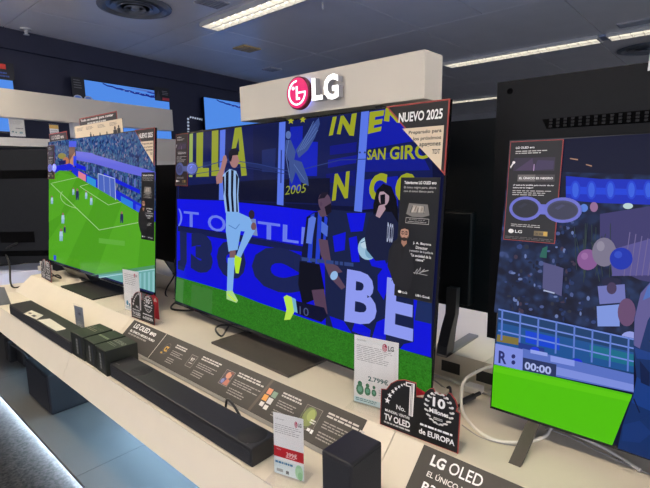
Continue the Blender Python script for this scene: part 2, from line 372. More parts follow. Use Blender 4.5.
# the corner: the counter turns away to the left at ledge level
t = thing('display_counter', 'cream corner ledge at the left end of the counter', 'display counter', (-4.0, .69, 0))
b = B(); b.prism([(-5.0, .69), (-3.6215, .69), (-3.6215, 1.28), (-5.0, 1.28)], Frame((0, 0, .71), X, Y), -.03, 0); b.build('countertop', CREAM, t)
f0 = Frame((-5.0, 0, 0), Y, Z)
b = B(); b.prism([(.642, .605), (.6895, .7085), (.7025, .679), (.662, .605)], f0, 0, 1.378); b.build('fascia', CREAM, t)
b = B(); b.prism([(.655, .13), (1.43, .13), (1.43, .11), (.655, .11)], f0, 0, 1.378); b.build('lower_shelf', MATS['lower_shelf_grey'], t)
b = B(); b.prism([(.735, .0), (.735, .11), (.75, .11), (.75, 0)], f0, 0, 1.378); b.build('kickboard', DARKM, t)
b = B(); b.prism([(1.0, .128), (1.03, .128), (1.03, .68), (1.0, .68)], f0, 0, 1.378); b.build('back_panel', CREAM, t)
b = B(); b.prism([(.727, .010), (.7345, .010), (.7345, .022), (.727, .022)], f0, .01, 1.37); b.build('led_strip', MATS['cool_led_strip'], t)
# diagonal plinth under the television seen from behind
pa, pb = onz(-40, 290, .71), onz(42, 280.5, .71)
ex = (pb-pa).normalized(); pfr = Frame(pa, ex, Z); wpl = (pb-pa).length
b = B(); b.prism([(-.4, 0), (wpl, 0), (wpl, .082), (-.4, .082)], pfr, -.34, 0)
setp(b.build('plinth', mat('plinth_blue_light_tint', (.56, .60, .80), .4, noise=.03, scale=5)), 'white plinth with blue light painted on, under the black television back at the left edge', 'plinth')  # blue light falling on the white face is put into its colour

# ------------------------------------------------------------------ televisions
def tv_frame(o, yaw, tilt=0):
    ex = Vector((math.cos(yaw), math.sin(yaw), 0)); eh = Vector((math.sin(yaw), -math.cos(yaw), 0))
    return Frame(o, ex, Z*math.cos(tilt)-eh*math.sin(tilt))
HOUS = {}
def television(label, o, yaw, tilt, w, h, base_z, stand='plate', housing='low', back=False, group=None, bez=.006, plate=None, hfrac=.5):
    fr = tv_frame(o, yaw, tilt)
    t = thing('television', label, 'television', (o[0], o[1], base_z), group)
    b = B(); b.prism([(-w/2, 0), (w/2, 0), (w/2, h), (-w/2, h)], fr, -.007, 0); b.build('panel', GLOSSB if not back else SATIN, t)
    b = B(); hw, h1, h0 = (w*.44, h*hfrac, h*.03) if housing == 'low' else (w/2-.006, h-.006, .006)
    Mx = Matrix((( fr.ex.x, fr.en.x, fr.ey.x, fr.o.x), (fr.ex.y, fr.en.y, fr.ey.y, fr.o.y), (fr.ex.z, fr.en.z, fr.ey.z, fr.o.z), (0, 0, 0, 1)))
    b.box((-hw, -.045, h0), (hw, -.0072, h1), .006 if housing == 'low' else .0008, Mx); HOUS[t.name] = b.build('rear_housing', SATIN, t)
    if stand == 'plate':
        eh = Vector((fr.en.x, fr.en.y, 0)).normalized(); sf = Frame(Vector((o[0], o[1], base_z)), fr.ex, -eh)      # u along width, v towards the back, d up
        b = B(); b.prism([(-.235, -.105), (.235, -.105), (.235, .125), (-.235, .125)], sf, .0008, .009)
        b.build('stand_plate', plate or GUN, t)
        pf = Frame(Vector((o[0], o[1], base_z)), -eh, Z); q = fr.o.z-base_z
        b = B(); b.prism([(.115, .009), (.06, .009), (.02, q-.004), (.02, q+.09), (.05, q+.09), (.075, q+.03), (.12, .03)], Frame(pf.o-fr.ex*.19, pf.ex, Z), -.0, -.38)
        b.build('stand_neck', DARKM, t)
        b = B(); b.box((-w*.41, -.036, .0), (w*.41, -.008, .03), .004, Mx); b.build('lower_speaker_bar', BLACK, t)
    return t, fr
def px_canvas(fr, d0=.0004): return Canvas(fr, fr.at, d0, .000014)

# --- central television
main, MF = television('largest television in the centre showing a footballer in striped shirt mid jump',
                      (-1.315, 1.1225, .852), -.034, .085, 1.441, .826, .80)
c = px_canvas(MF)
def inset(fr, c, w, h, s, bt, col):
    mp = c.mp; c.mp = lambda a, b: (a, b); c.rect(-w/2+s, bt, w/2-s, h-s, col); c.mp = mp
inset(MF, c, 1.441, .826, .007, .011, (10, 15, 52))
NV = (9, 13, 46)
# upper stand glass
c.poly([(177.5, 136), (240, 127), (322, 117), (430, 103), (434, 210), (300, 204), (178, 198)], (17, 26, 82))
c.poly([(253, 128), (280, 123), (279, 203), (254, 203)], (16, 24, 70)); c.poly([(262, 150), (276, 148), (275, 172), (262, 172)], (26, 40, 100))
c.poly([(296, 141), (318, 142), (317, 176), (296, 176)], (16, 32, 190)); c.poly([(330, 146), (357, 142), (356, 152), (330, 155)], (14, 22, 130))
c.poly([(328, 160), (357, 155), (356, 163), (328, 168)], (14, 24, 150)); c.poly([(326, 174), (356, 170), (355, 186), (327, 182)], (13, 20, 110))
c.poly([(362, 113), (392, 108), (420, 140), (362, 150)], (14, 26, 170)); c.poly([(362, 155), (420, 150), (430, 170), (361, 172)], (15, 26, 140))
c.poly([(361, 180), (398, 176), (398, 206), (361, 210)], (16, 28, 170))
c.poly([(179, 186), (260, 180), (330, 178), (330, 204), (179, 198)], (10, 14, 44))
c.poly([(188, 165), (228, 158), (280, 168), (279, 172), (228, 163), (188, 170)], (30, 44, 100))
YG = (150, 160, 48)
c.poly([(189.5, 134), (193, 133.5), (192.6, 177), (189, 177)], (150, 172, 90))
c.poly([(196.7, 133), (203.3, 132.2), (202.8, 168), (209, 168), (209, 176.5), (196.3, 177)], YG)
c.poly([(212, 131), (218.5, 130.2), (218.2, 167.5), (222, 167.3), (222, 175.5), (211.5, 176)], YG)
c.poly([(235, 128), (241.5, 127), (247, 175.5), (241.5, 176), (240.5, 164), (236, 164), (235.3, 152), (239.6, 151.5), (238.7, 138), (233, 160), (230, 160)], YG)
ST = (92, 122, 236)
c.poly([(220.2, 130.3), (225.6, 129.5), (224, 200), (219, 200)], ST)
c.poly([(279.3, 122.5), (285.6, 121.6), (283.5, 205.5), (277, 204.5)], ST)
c.poly([(361.4, 112), (369.2, 111), (362, 212), (354.2, 211)], ST)
c.line([(281.5, 150), (281, 183)], 1.2, (40, 55, 130)); c.ell(365, 152.5, 1, 1, (50, 60, 110)); c.ell(360, 152.5, 1, 1, (50, 60, 110))
# pale winged figure painting, year and stars
c.line([(182, 172), (228, 160), (258, 164), (292, 172), (340, 160), (398, 158)], .8, (44, 62, 126)); c.line([(182, 176), (240, 167), (300, 176)], .6, (38, 52, 110))  # reflection arcs painted as pale lines across the stand glass
c.poly([(290.5, 127), (303, 126), (301, 191), (289.5, 189)], (18, 34, 178))
AN = (60, 82, 146); AN2 = (92, 116, 178)
c.poly([(296, 150), (304, 138), (312, 126), (319, 117.5), (320, 124), (315, 138), (308, 150), (299, 158)], AN)
for k in range(4): c.line([(298+k*2, 152-k), (314+k*1.4, 121+k*3)], .6, AN2)
c.ell(288.5, 135, 2.6, 4, AN2); c.poly([(286, 140), (291, 140), (296, 152), (293, 165), (288, 160), (285, 150)], AN)
c.poly([(289, 158), (302, 162), (308, 178), (309, 186), (301, 182), (296, 172), (292, 184), (290, 180)], AN)
c.line([(289, 140), (286, 155), (290, 178)], .7, AN2); c.line([(294, 164), (305, 180)], .6, AN2)
c.text('2005', [(286.5, 186), (307, 183.5), (305.5, 192.5), (285, 195)], (140, 150, 50), 0)
for sx, sy in ((291, 121), (303, 119.8)):
    c.poly([(sx+(3.6 if k % 2 == 0 else 1.5)*math.sin(k*PI/5), sy-(3.6 if k % 2 == 0 else 1.5)*math.cos(k*PI/5)) for k in range(10)], (170, 172, 40))
# brush lettering
YB = (158, 165, 36)
c.poly([(333, 117), (337, 116.5), (333, 135), (329, 136)], YB)
c.text('N', [(341, 116), (357, 113), (354, 136), (337, 134)], YB, .05)
c.text('E', [(370, 112), (385, 110), (381, 131), (368, 134)], YB, .05)
c.text('R', [(386, 108), (400, 107), (407, 124), (384, 121)], YB, .05)
c.text('SAN GIRO', [(368, 150), (432, 142), (432, 159), (367, 160)], YB, .025)
c.text('N', [(335, 174), (350, 171), (348, 198), (332, 201)], YB, .04)
c.text('C', [(371, 175), (388, 172), (385, 202), (368, 200)], YB, .06)
c.text('O', [(397, 174), (418, 172), (416, 202), (394, 202)], YB, .06)
# blue led boards
BL = (14, 18, 232)
c.poly([(177.2, 199), (221, 200.6), (270, 205.4), (330, 213), (330, 250), (306, 246.5), (270, 239.5), (178, 225.3)], BL)
LV = (106, 124, 240)
c.text(')', [(178.4, 208.5), (182.6, 209), (182.4, 226.5), (178.2, 226)], LV, .02)
c.text('T', [(184, 211), (199, 212.5), (199, 228), (184, 226)], LV, .01)
c.text('O', [(208, 214), (226, 216.5), (226, 233), (208, 230)], LV, .01)
c.text('TLE', [(258, 221), (318, 229), (317, 246), (258, 238)], LV, .01)
c.rect(318, 226, 336, 232, (80, 94, 190))
DK = (24, 34, 84)
c.poly([(177.3, 226), (270, 240.2), (330, 250.5), (334, 332), (260, 303), (176.8, 276.5)], (10, 12, 222))
c.poly([(178, 226), (270, 240.5), (330, 251), (330, 256), (270, 247), (178, 231)], (18, 26, 76))
c.poly([(180, 231), (187, 232), (187, 262), (184, 271), (178, 269), (178, 261), (180.5, 260)], DK)
c.text('3', [(191, 231), (213, 236), (213, 275), (191, 271)], DK, .09)
c.text('O', [(217, 239), (246, 243), (246, 283), (217, 275)], DK, .11)
c.text('C', [(252, 243), (302, 251), (300, 296), (252, 287)], DK, .11)
# slate board with BE
c.poly([(324, 209), (360, 212), (433, 214), (432, 359), (358, 336), (326, 327)], (22, 32, 72))
for q in ([(347, 213), (366, 213), (363, 231), (351, 232)], [(349, 238), (357, 236), (360, 262), (352, 262)], [(333, 236), (346, 232), (345, 250), (335, 252)],
          [(366, 252), (384, 256), (388, 270), (372, 266)], [(377, 322), (386, 318), (386, 342), (372, 339)], [(378, 275), (388, 262), (392, 276), (384, 300), (378, 290)],
          [(414, 292), (432, 297), (431, 357), (400, 349), (404, 344), (414, 342)], [(330, 316), (344, 321), (352, 333), (334, 330)], [(356, 320), (371, 330), (370, 338), (352, 331)]):
    c.poly(q, (12, 18, 222))
c.poly([(418, 296), (432, 300), (432, 324), (415, 320)], (26, 44, 96))  # dark teal reflection painted over the blue
c.text('B', [(347.5, 269), (377.5, 274.5), (376.5, 327), (344.5, 321)], (146, 158, 246), .035)
c.text('E', [(387.5, 277), (415, 283), (413, 341.5), (384.5, 334)], (146, 158, 246), .035)
# grass
c.poly([(176.8, 276.4), (240, 294.8), (260, 302.8), (310, 320), (358, 335.5), (432.2, 358.5), (431, 398), (354, 369), (240, 324.5), (175.6, 300.5)], (46, 120, 30), 1)
c.poly([(177, 278), (184, 280), (183, 303), (176, 300)], (70, 128, 62)); c.poly([(192, 284), (213, 290), (212, 314), (191, 306)], (60, 122, 50))
# ball
c.ell(368.2, 248.3, 10, 11.6, (158, 196, 222)); c.ell(371, 252, 5.5, 6.5, (120, 165, 196)); c.ell(365, 244, 4, 4.4, (190, 215, 232)); c.line([(361, 243), (371, 238), (376, 247)], .9, (90, 130, 170))
# spectator with phone
c.poly([(374, 226), (373.5, 205), (377, 190), (383.4, 183.5), (391.6, 186.5), (397, 200), (399, 226)], (12, 12, 22))
c.ell(384.2, 197.5, 5.3, 8.2, (178, 150, 165)); c.poly([(379, 192), (384, 187), (389.5, 191), (389.5, 196), (384, 191.5)], (14, 12, 22))
c.poly([(365, 238), (369, 218), (379, 211), (392, 212), (399, 224), (401, 259), (376, 261), (367, 250)], (24, 30, 62))
c.poly([(376, 216), (379, 206), (384, 203), (386, 209), (380, 218)], (176, 146, 160)); c.poly([(380.5, 195), (385.5, 194), (385.5, 204), (381, 205)], (16, 16, 26))
c.text('DCO', [(388, 222), (394, 224), (393, 243), (387, 242)], (170, 178, 205), .02)
# footballer in black and white stripes
SK = (168, 122, 122); CY = (128, 178, 240)
c.poly([(223.6, 156), (226.2, 155), (227.6, 160), (224.5, 171), (222.5, 183), (217, 184), (216.3, 177), (221, 168)], SK)
c.poly([(223, 175), (230, 169), (236.5, 171), (239.4, 179), (238.5, 195), (239.5, 214), (226, 213), (223.8, 196)], (150, 186, 236))
for q in ([(226.2, 173), (229, 170.6), (228.8, 195), (230.4, 213), (227.8, 213), (225.8, 195)], [(231.5, 170), (234, 170.5), (233.4, 194), (234.6, 213.5), (232.4, 213.3), (231.2, 195)], [(236.2, 173), (238.6, 177), (237.4, 195), (238.4, 213), (236.6, 213)], [(223, 177), (224.6, 176), (225, 190), (224, 196)]):
    c.poly(q, (12, 14, 34))
c.ell(234.6, 160.5, 4.4, 7.4, SK); c.poly([(229.3, 160), (229, 153), (231.5, 149), (236.5, 148), (239, 151.5), (238.6, 155), (233, 155.5), (231.4, 162)], (20, 18, 34)); c.ell(238.7, 161, 1.2, 1.6, SK)
c.ell(252, 214.5, 3, 4.6, (46, 36, 56)); c.poly([(246, 219), (256, 219), (258, 236), (248, 234)], (120, 140, 190))
c.poly([(226.5, 211.5), (238, 212), (250, 217.5), (254.5, 227), (252.5, 232), (241, 231), (238, 249.8), (229, 251.8), (226.2, 231)], CY)
c.line([(229, 225), (236, 229), (240, 224)], .8, (84, 130, 200))
c.ell(254, 226.5, 2.6, 4, (120, 84, 92)); c.poly([(245.8, 229.5), (255.6, 230), (244.5, 250), (241, 257.6), (236.6, 255.6), (240.7, 244)], CY)
c.poly([(230, 251), (236, 250), (236, 258.5), (230, 259)], (126, 92, 100)); c.poly([(228.2, 257.8), (235.4, 257.6), (233, 292), (227.3, 292.5)], CY)
c.poly([(235.4, 255), (242, 258), (239, 273.5), (236, 273), (234.6, 262)], (186, 232, 50))
c.poly([(226.8, 291), (232.8, 290.5), (238.4, 300.5), (237, 302.8), (227, 299)], (174, 220, 140)); c.line([(228, 294), (236, 301)], 1.2, (206, 240, 40))
# footballer in blue and black, kneeling
SD = (92, 70, 92)
c.poly([(300, 261), (320, 264), (325, 290), (314, 300), (303, 304.6), (298.6, 284)], (10, 12, 28))
c.poly([(312, 290), (324.5, 289), (328, 314), (317, 314)], (86, 62, 86))
c.poly([(293.5, 300), (324.5, 307.5), (328, 316), (321.6, 322), (297, 313.5)], (12, 15, 46)); c.text('10', [(300, 306), (309, 308.5), (309, 316.5), (300, 314)], (74, 84, 130))
c.poly([(290.6, 296.5), (296, 299), (298, 313), (293.5, 311)], (120, 180, 210)); c.poly([(284, 297), (287, 295), (292, 297), (294.6, 312), (290.6, 319.5), (284.6, 320), (287, 309)], (188, 232, 80))
c.poly([(304, 240), (307, 217), (314, 212.5), (322, 211), (329, 217.5), (328, 240), (319.6, 265), (301, 261.6)], (14, 20, 56))
for q in ([(311, 215), (315, 213), (312, 262.5), (307.5, 262)], [(318.5, 212), (322.5, 211.6), (319.8, 264), (315.6, 263.4)], [(325, 215), (328, 218), (326, 242), (323, 250)]): c.poly(q, (34, 62, 206))
c.poly([(309, 218.5), (313, 216), (316.5, 218), (312, 244), (306.5, 243)], (92, 122, 224)); c.poly([(322, 221), (328.5, 226), (327.6, 237), (321.5, 232)], (80, 110, 214))
c.poly([(319, 238.7), (328, 240), (331.6, 262), (337, 273), (346, 287), (342, 289.6), (330, 277), (321, 254)], SD)
c.poly([(330, 262), (338, 266), (343, 272), (338, 273), (331, 269)], SD)
c.ell(334.5, 275.5, 3.6, 4.6, (150, 190, 235), a=.4)
c.poly([(318, 211), (326, 208), (328, 216), (321, 217)], SD); c.ell(325.2, 202.5, 6.4, 10, SD, a=-.15); c.poly([(325, 207), (331.5, 203), (332, 212), (327, 215.5)], (26, 20, 36)); c.ell(321.5, 204, 1.2, 2.2, (84, 62, 86)); c.poly([(319, 199), (322, 192.5), (329, 192.5), (325, 198)], (30, 24, 42))
c.block([(302, 257), (354, 263), (354, 269), (302, 263)], 1, (50, 70, 130), 3, .6, 0)
c.build('screen', [SCREEN, GRASS], main)

# --- promotional cards hung on the televisions
def card(name, label, cat, fr, pts, d=.0045, edge=.0025, col=(22, 22, 26), group=None, rim=None):
    """thin printed card on plane fr; pts in plane metres"""
    zmin = min(fr.w(u, v, d).z for u, v in pts); a = sum((fr.w(u, v, d) for u, v in pts), Vector())/len(pts)
    t = thing(name, label, cat, (a.x, a.y, zmin), group)
    b = B(); b.prism(pts, fr, d, d+.0016); FACE[t.name] = b.build('card', REDEDGE if rim else CARDB, t)
    cv = Canvas(fr, None, d+.0017)
    if rim:
        k = Vector((sum(p[0] for p in pts)/len(pts), sum(p[1] for p in pts)/len(pts)))
        n = len(pts); q = []
        for i in range(n):
            p0, p1, p2 = Vector(pts[i-1]), Vector(pts[i]), Vector(pts[(i+1) % n]); e1 = (p1-p0).normalized(); e2 = (p2-p1).normalized()
            sgn = 1 if e1.x*e2.y-e1.y*e2.x > 0 else -1; n1 = Vector((-e1.y, e1.x))*sgn; n2 = Vector((-e2.y, e2.x))*sgn
            bs = (n1+n2); q.append(tuple(p1+bs*(edge/max(.25, 1+n1.dot(n2)))))
        cv.poly(q, col)
    return t, cv
def pxs(fr, *ps): return [fr.at(*p) for p in ps]
CRM = (222, 205, 180)
def rectpts(fr, TL, TR, BR, BL):
    a, b_, c_, d_ = pxs(fr, TL, TR, BR, BL); u0, u1, v0, v1 = (a[0]+d_[0])/2, (b_[0]+c_[0])/2, (c_[1]+d_[1])/2, (a[1]+b_[1])/2
    return u0, u1, v0, v1
def corner_card(label, fr, TL, TR, TIP, full):
    a, b_, t_ = pxs(fr, TL, TR, TIP); u0, u1, v1, v0 = a[0], b_[0], (a[1]+b_[1])/2, t_[1]
    t, cv = card('promo_card', label, 'promo card', fr, [(u0, v1), (u1, v0), (u1, v1)], .006, .004, (24, 24, 27), rim=True)
    w, h = u1-u0, v1-v0
    cv.poly([(u0+w*.30, v1-h*.34), (u1-w*.06, v0+h*.07), (u1-w*.06, v1-h*.34)], CRM)
    cv.text('NUEVO 2025', rq(u0+w*.23, v1-h*.25, w*.68, h*.135), WHITE, .028)
    for k, s in enumerate(('Preparado para', 'los próximos', 'apagones', 'TDT')):
        ww = w*(.50, .42, .32, .12)[k]; cv.text(s, rq(u1-w*.09-ww, v1-h*(.44+k*.09), ww, h*.062), (34, 32, 34), .02)
    cv.build('printing', PRINT, t)
def man_card(label, fr, TL, TR, BR, BL):
    u0, u1, v0, v1 = rectpts(fr, TL, TR, BR, BL); w, h = u1-u0, v1-v0
    mn = [(0, .0), (0, .10), (-.24, .24), (-.22, .38), (-.10, .46), (-.02, .48), (.0, .50), (0, 1), (1, 1), (1, 0)]
    t, cv = card('promo_card', label, 'promo card', fr, [(u0+a*w, v0+b_*h) for a, b_ in mn], .0045)
    cv.mp = lambda a, b_: (u0+a*w, v0+b_*h)
    cv.poly([(a+(.004 if a <= 0 else -.004), b_+(.002 if b_ < .5 else -.002)) for a, b_ in mn], (14, 15, 20))
    cv.poly([(.02, .02), (.98, .02), (.98, .40), (.02, .34)], (11, 12, 16))
    cv.text('Televisores LG OLED evo', rq(.10, .945, .82, .026), WHITE, .03); cv.text('El único negro puro, ahora', rq(.10, .905, .82, .024), PALE, .01); cv.text('con el único blanco puro', rq(.10, .875, .76, .022), PALE, .01)
    cv.ell(.5, .735, .40, .115, (12, 13, 17), 28); cv.poly([(.20, .70), (.26, .79), (.74, .785), (.80, .70), (.62, .68), (.36, .68)], (120, 118, 116)); cv.poly([(.32, .715), (.36, .775), (.64, .77), (.68, .72)], (168, 160, 150))
    for k in range(7): cv.line([(.3+k*.06, .71+.01*(k % 3)), (.36+k*.05, .77-.012*(k % 2))], .016, ((70, 70, 72), (200, 196, 188), (110, 96, 84))[k % 3])
    cv.rect(.20, .625, .80, .672, (185, 182, 178)); cv.rect(.21, .629, .79, .668, (20, 20, 24)); cv.text('El mejor con un', rq(.30, .651, .40, .011), PALE); cv.text('original contra blancos', rq(.26, .634, .48, .011), PALE, .02)
    # man in dark jacket
    cv.poly([(-.20, .25), (-.10, .43), (.06, .455), (.30, .455), (.42, .42), (.50, .25), (.44, .10), (.34, .05), (-.02, .10), (-.20, .23)], (24, 24, 29))
    cv.poly([(.10, .45), (.16, .30), (.26, .45)], (16, 15, 18)); cv.poly([(.12, .455), (.13, .50), (.26, .50), (.27, .455), (.19, .425)], (160, 118, 100))
    cv.ell(.195, .535, .115, .058, (186, 142, 122)); cv.poly([(.07, .545), (.09, .585), (.19, .60), (.30, .585), (.32, .545), (.29, .57), (.19, .578), (.10, .568)], (22, 18, 18))
    cv.poly([(.085, .525), (.12, .482), (.195, .473), (.27, .482), (.305, .525), (.26, .50), (.195, .508), (.13, .50)], (36, 27, 25))
    for gx in (.145, .245): cv.ring(gx, .542, .044, .016, .008, (20, 20, 22), 14); cv.ell(gx, .542, .010, .006, (30, 22, 22), 8)
    cv.rect(.165, .502, .225, .506, (120, 70, 66)); cv.poly([(.185, .535), (.205, .535), (.212, .518), (.18, .518)], (170, 126, 108))
    cv.line([(-.08, .12), (.03, .30), (.02, .40)], .010, (20, 19, 22)); cv.line([(.36, .10), (.38, .28)], .010, (20, 19, 22))
    for k, (s, x, ww) in enumerate((('J. A. Bayona', .44, .46), ('Director', .52, .30), ('y creador de la película', .36, .60), ('"La sociedad de la', .40, .52), ('nieve"', .54, .22))):
        cv.text(s, rq(x, .455-k*.033, ww, .024), WHITE, .02 if k != 2 else 0)
    cv.line([(.52, .215), (.60, .26), (.58, .215), (.68, .275), (.66, .225), (.78, .265), (.70, .24), (.88, .262)], .008, (170, 170, 170)); cv.line([(.50, .225), (.86, .22)], .006, (150, 150, 150))
    cv.ell(.17, .045, .05, .012, WHITE); cv.text('LG', rq(.25, .036, .12, .018), WHITE, .02); cv.text('Life\'s Good.', rq(.60, .034, .36, .02), WHITE, .02)
    cv.build('printing', PRINT, t)
def glasses_card(label, fr, TL, TR, BR, BL, gl=1.36, lens=(22, 24, 40), frame=(100, 108, 206), col=(16, 15, 17), rimcol=True):
    u0, u1, v0, v1 = rectpts(fr, TL, TR, BR, BL); w, h = u1-u0, v1-v0
    t, cv = card('promo_card', label, 'promo card', fr, [(u0, v0), (u1, v0), (u1, v1), (u0, v1)], .0045, .0017, col, rim=True)
    cv.mp = lambda a, b_: (u0+a*w, v0+b_*h)
    cv.text('LG OLED evo', rq(.12, .925, .36, .022), WHITE, .03); cv.block(rq(.12, .865, .62, .04), 2, PALE, 1, .45)
    cv.rect(.10, .705, .88, .835, (44, 36, 58)); cv.poly([(.14, .71), (.46, .83), (.5, .71)], (66, 48, 84)); cv.poly([(.5, .71), (.56, .81), (.86, .80), (.86, .72)], (58, 46, 84)); cv.line([(.5, .705), (.5, .77)], .012, (200, 170, 220)); cv.line([(.04, .74), (.10, .79)], .022, WHITE); cv.ell(.10, .79, .03, .014, WHITE)
    cv.rect(.20, .60, .90, .668, (66, 63, 66)); cv.rect(.20, .60, .54, .668, (104, 100, 100)); cv.text('EL ÚNICO ES NEGRO', rq(.23, .622, .64, .026), WHITE, .03)
    cv.text('¿Y qué es lo posible para contar de ser', rq(.12, .553, .78, .018), WHITE, .03); cv.text('sobre ser lo mejor?', rq(.12, .527, .40, .018), WHITE, .03); cv.block(rq(.12, .45, .78, .06), 3, PALE, 4, .35)
    cv.block(rq(.14, .135, .70, .035), 2, PALE, 6, .35); cv.ell(.15, .095, .055, .022, WHITE); cv.text('LG', rq(.23, .08, .14, .03), WHITE, .02)
    cv.rect(.60, .065, .86, .115, (120, 106, 76)); cv.rect(.78, .07, .85, .11, (196, 160, 70)); cv.text('CES 2025', rq(.62, .078, .15, .018), (40, 36, 34), .02); cv.block(rq(.04, .012, .92, .03), 2, (92, 88, 88), 8, .5, 0)
    cv.build('printing', PRINT, t)
    # the cut-out glasses reach past the card edge
    W2 = gl; ox, oy = .10, .045
    cR = .99*W2/1.36; rR = .335*W2/1.36; dg = math.radians
    b = B(); out = [(.30+.315*math.cos(dg(q)), .285+.108*math.sin(dg(q))) for q in range(24, 337, 12)]+[(cR+rR*math.cos(dg(q)), .285+.108*math.sin(dg(q))) for q in range(204, 517, 12)]
    b.prism([(u0+w*(ox+a), v0+h*(oy+.285+(y-.285)*1.12)) for a, y in out], fr, .0075, .0090); b.build('glasses_cutout', mat('glasses_card_'+str(frame), lin(frame), .4, noise=.05), t)
    for cx, rx in ((.30, .255), (cR, rR-.06)):
        c2 = Canvas(fr, lambda a, b_: (u0+(ox+a)*w, v0+(oy+.285+(b_-.285)*1.12)*h), .0091)
        ln = lens if cx < .5 else tuple(int(v*1.7+6) for v in lens)
        c2.ell(cx, .285, rx, .083, tuple(int(v*1.2+8) for v in ln), 32); c2.ell(cx, .281, rx-.02, .072, ln, 32); c2.poly([(cx-.14, .30), (cx-.02, .335), (cx+.04, .325), (cx-.08, .285)], tuple(int(v*1.25+5) for v in ln))
        c2.build('lens', PRINT, t)
corner_card('black and cream corner card reading NUEVO 2025 on the central television', MF, (387.5, 107.6), (451.6, 98.2), (443.6, 175.8), True)
man_card('tall dark promo card with a man in glasses on the central television', MF, (403, 176.6), (440.6, 178.6), (434, 300.5), (394.5, 297.5))
glasses_card('narrow brown promo card at the left edge of the central television', MF, (176.4, 134.8), (189.4, 133.2), (188.4, 185.6), (176.9, 186.4), 1.75, (56, 66, 120), (70, 84, 150), (34, 24, 25))

# --- left television
left, LF = television('television on the left showing a wide view of a green football pitch',
                      (-2.846, 1.085, .8835), .008, .089, 1.441, .826, .80, plate=mat('black_stand', (.014, .013, .013), .55, noise=.05))
c = px_canvas(LF); inset(LF, c, 1.441, .826, .007, .011, (26, 34, 80))
c.poly([(49, 142), (155, 129), (155.2, 174), (120, 164), (92, 154), (76, 152), (49, 176)], (50, 80, 140), 1)
c.poly([(49, 143), (68, 141), (69, 172), (49, 176)], (58, 60, 130), 1); c.ell(62, 156, 4, 3, (150, 140, 70)); c.ell(66, 161, 3, 4, (190, 120, 90))
c.poly([(69, 147), (75, 146), (74.6, 170), (69, 171)], (120, 84, 70)); c.rect(69, 141, 76.5, 147, (80, 92, 230)); c.poly([(70, 160), (75, 152), (75, 166), (70, 168)], (196, 140, 110))
c.poly([(76, 151), (92, 153), (122, 162), (155.4, 172), (155.4, 180), (120, 171), (92, 163), (76, 160)], (104, 108, 226))
c.poly([(92, 153.5), (100, 154), (122, 160), (155, 169), (155, 171.6), (122, 162.6), (96, 155)], (150, 112, 130), 1)
c.poly([(76, 160), (92, 163), (120, 171), (155.4, 180), (155.4, 213), (120, 197), (96, 183), (77, 172)], (40, 54, 130), 1)
for k in range(17): c.line([(84+k*3.4, 164+k*1.0), (84+k*3.4, 168.5+k*1.25)], 1.6, ((40, 50, 110), (96, 112, 190))[k % 2])
c.poly([(76, 163), (86, 167), (86, 171), (76, 168)], (20, 30, 226)); c.poly([(104, 173), (140, 190), (140, 194), (104, 177)], (22, 34, 220)); c.rect(73.5, 156, 76.5, 166, (40, 70, 236))
c.poly([(49, 167), (70, 163.5), (73, 165), (73, 170), (59.5, 170.4), (49, 175)], (24, 36, 214)); c.poly([(59, 161), (66, 160), (66, 164), (59, 165)], (20, 28, 96))
c.poly([(72, 165), (78.5, 170), (96, 179), (121, 192.5), (142.5, 205), (155.4, 211), (155.4, 223), (142.5, 215), (121, 202.4), (107.6, 192.4), (95, 187.4), (77, 177), (72, 172)], (26, 40, 218))
c.poly([(78.5, 171), (86, 175), (86, 181.5), (78.5, 178)], (226, 130, 150)); c.poly([(87, 175.6), (96, 180), (96, 187.5), (87, 182.6)], (50, 150, 222)); c.poly([(121, 196), (133, 202), (133, 209), (121, 202)], (44, 130, 226))
c.poly([(136, 204), (142.4, 207), (142.4, 214), (136, 211)], (60, 84, 230))
c.poly([(49, 178.7), (59.5, 170.5), (70.7, 171.5), (77, 176.6), (95, 187), (107.6, 192), (121, 202), (142.5, 214.5), (155.4, 222), (155, 292.5), (49.3, 259.5)], (78, 160, 28), 0)
for q in ([(49, 190), (60, 172), (77, 177), (60, 215), (49, 222)], [(49, 240), (86, 186), (100, 191), (66, 264), (49, 259)], [(96, 273), (122, 204), (143, 216), (136, 285)]): c.poly(q, (86, 170, 34))
c.poly([(90, 276), (155, 265), (155, 292.5), (96, 274)], (84, 150, 104)); c.poly([(99, 277.6), (155, 269), (155, 292.5), (99, 275)], (110, 170, 168))
for k in range(5): c.poly([(135+k*4.4, 274-k*.6), (137+k*4.4, 273.6-k*.6), (137+k*4.4, 287+k*1.3), (135+k*4.4, 286.4+k*1.3)], (142, 196, 200))
c.line([(99, 277.6), (155, 269)], .9, (170, 214, 220)); c.poly([(99, 238), (125, 241), (125, 246), (99, 243)], (100, 176, 60))
LNE = (176, 214, 150)
c.line([(51, 183.5), (99.4, 230), (141.6, 222)], .6, LNE); c.line([(89, 183.8), (80, 186.5), (108.6, 205), (121, 201.8)], .5, LNE); c.line([(52, 183.2), (78, 177.4)], .45, LNE); c.line([(62.6, 191.5), (61, 194), (60.8, 197.5), (62.5, 201), (66, 204.2), (71, 206.6), (77.5, 208.5)], .5, LNE)
c.line([(98.6, 189), (98.4, 173.6), (114.8, 178.7), (115.8, 200)], .9, (186, 200, 236)); c.poly([(98.6, 174), (114.8, 179), (115.6, 199), (98.6, 189)], (78, 104, 196)); c.line([(104, 176), (104.5, 192)], .4, (170, 186, 230)); c.line([(110, 178), (110.5, 196)], .4, (170, 186, 230))
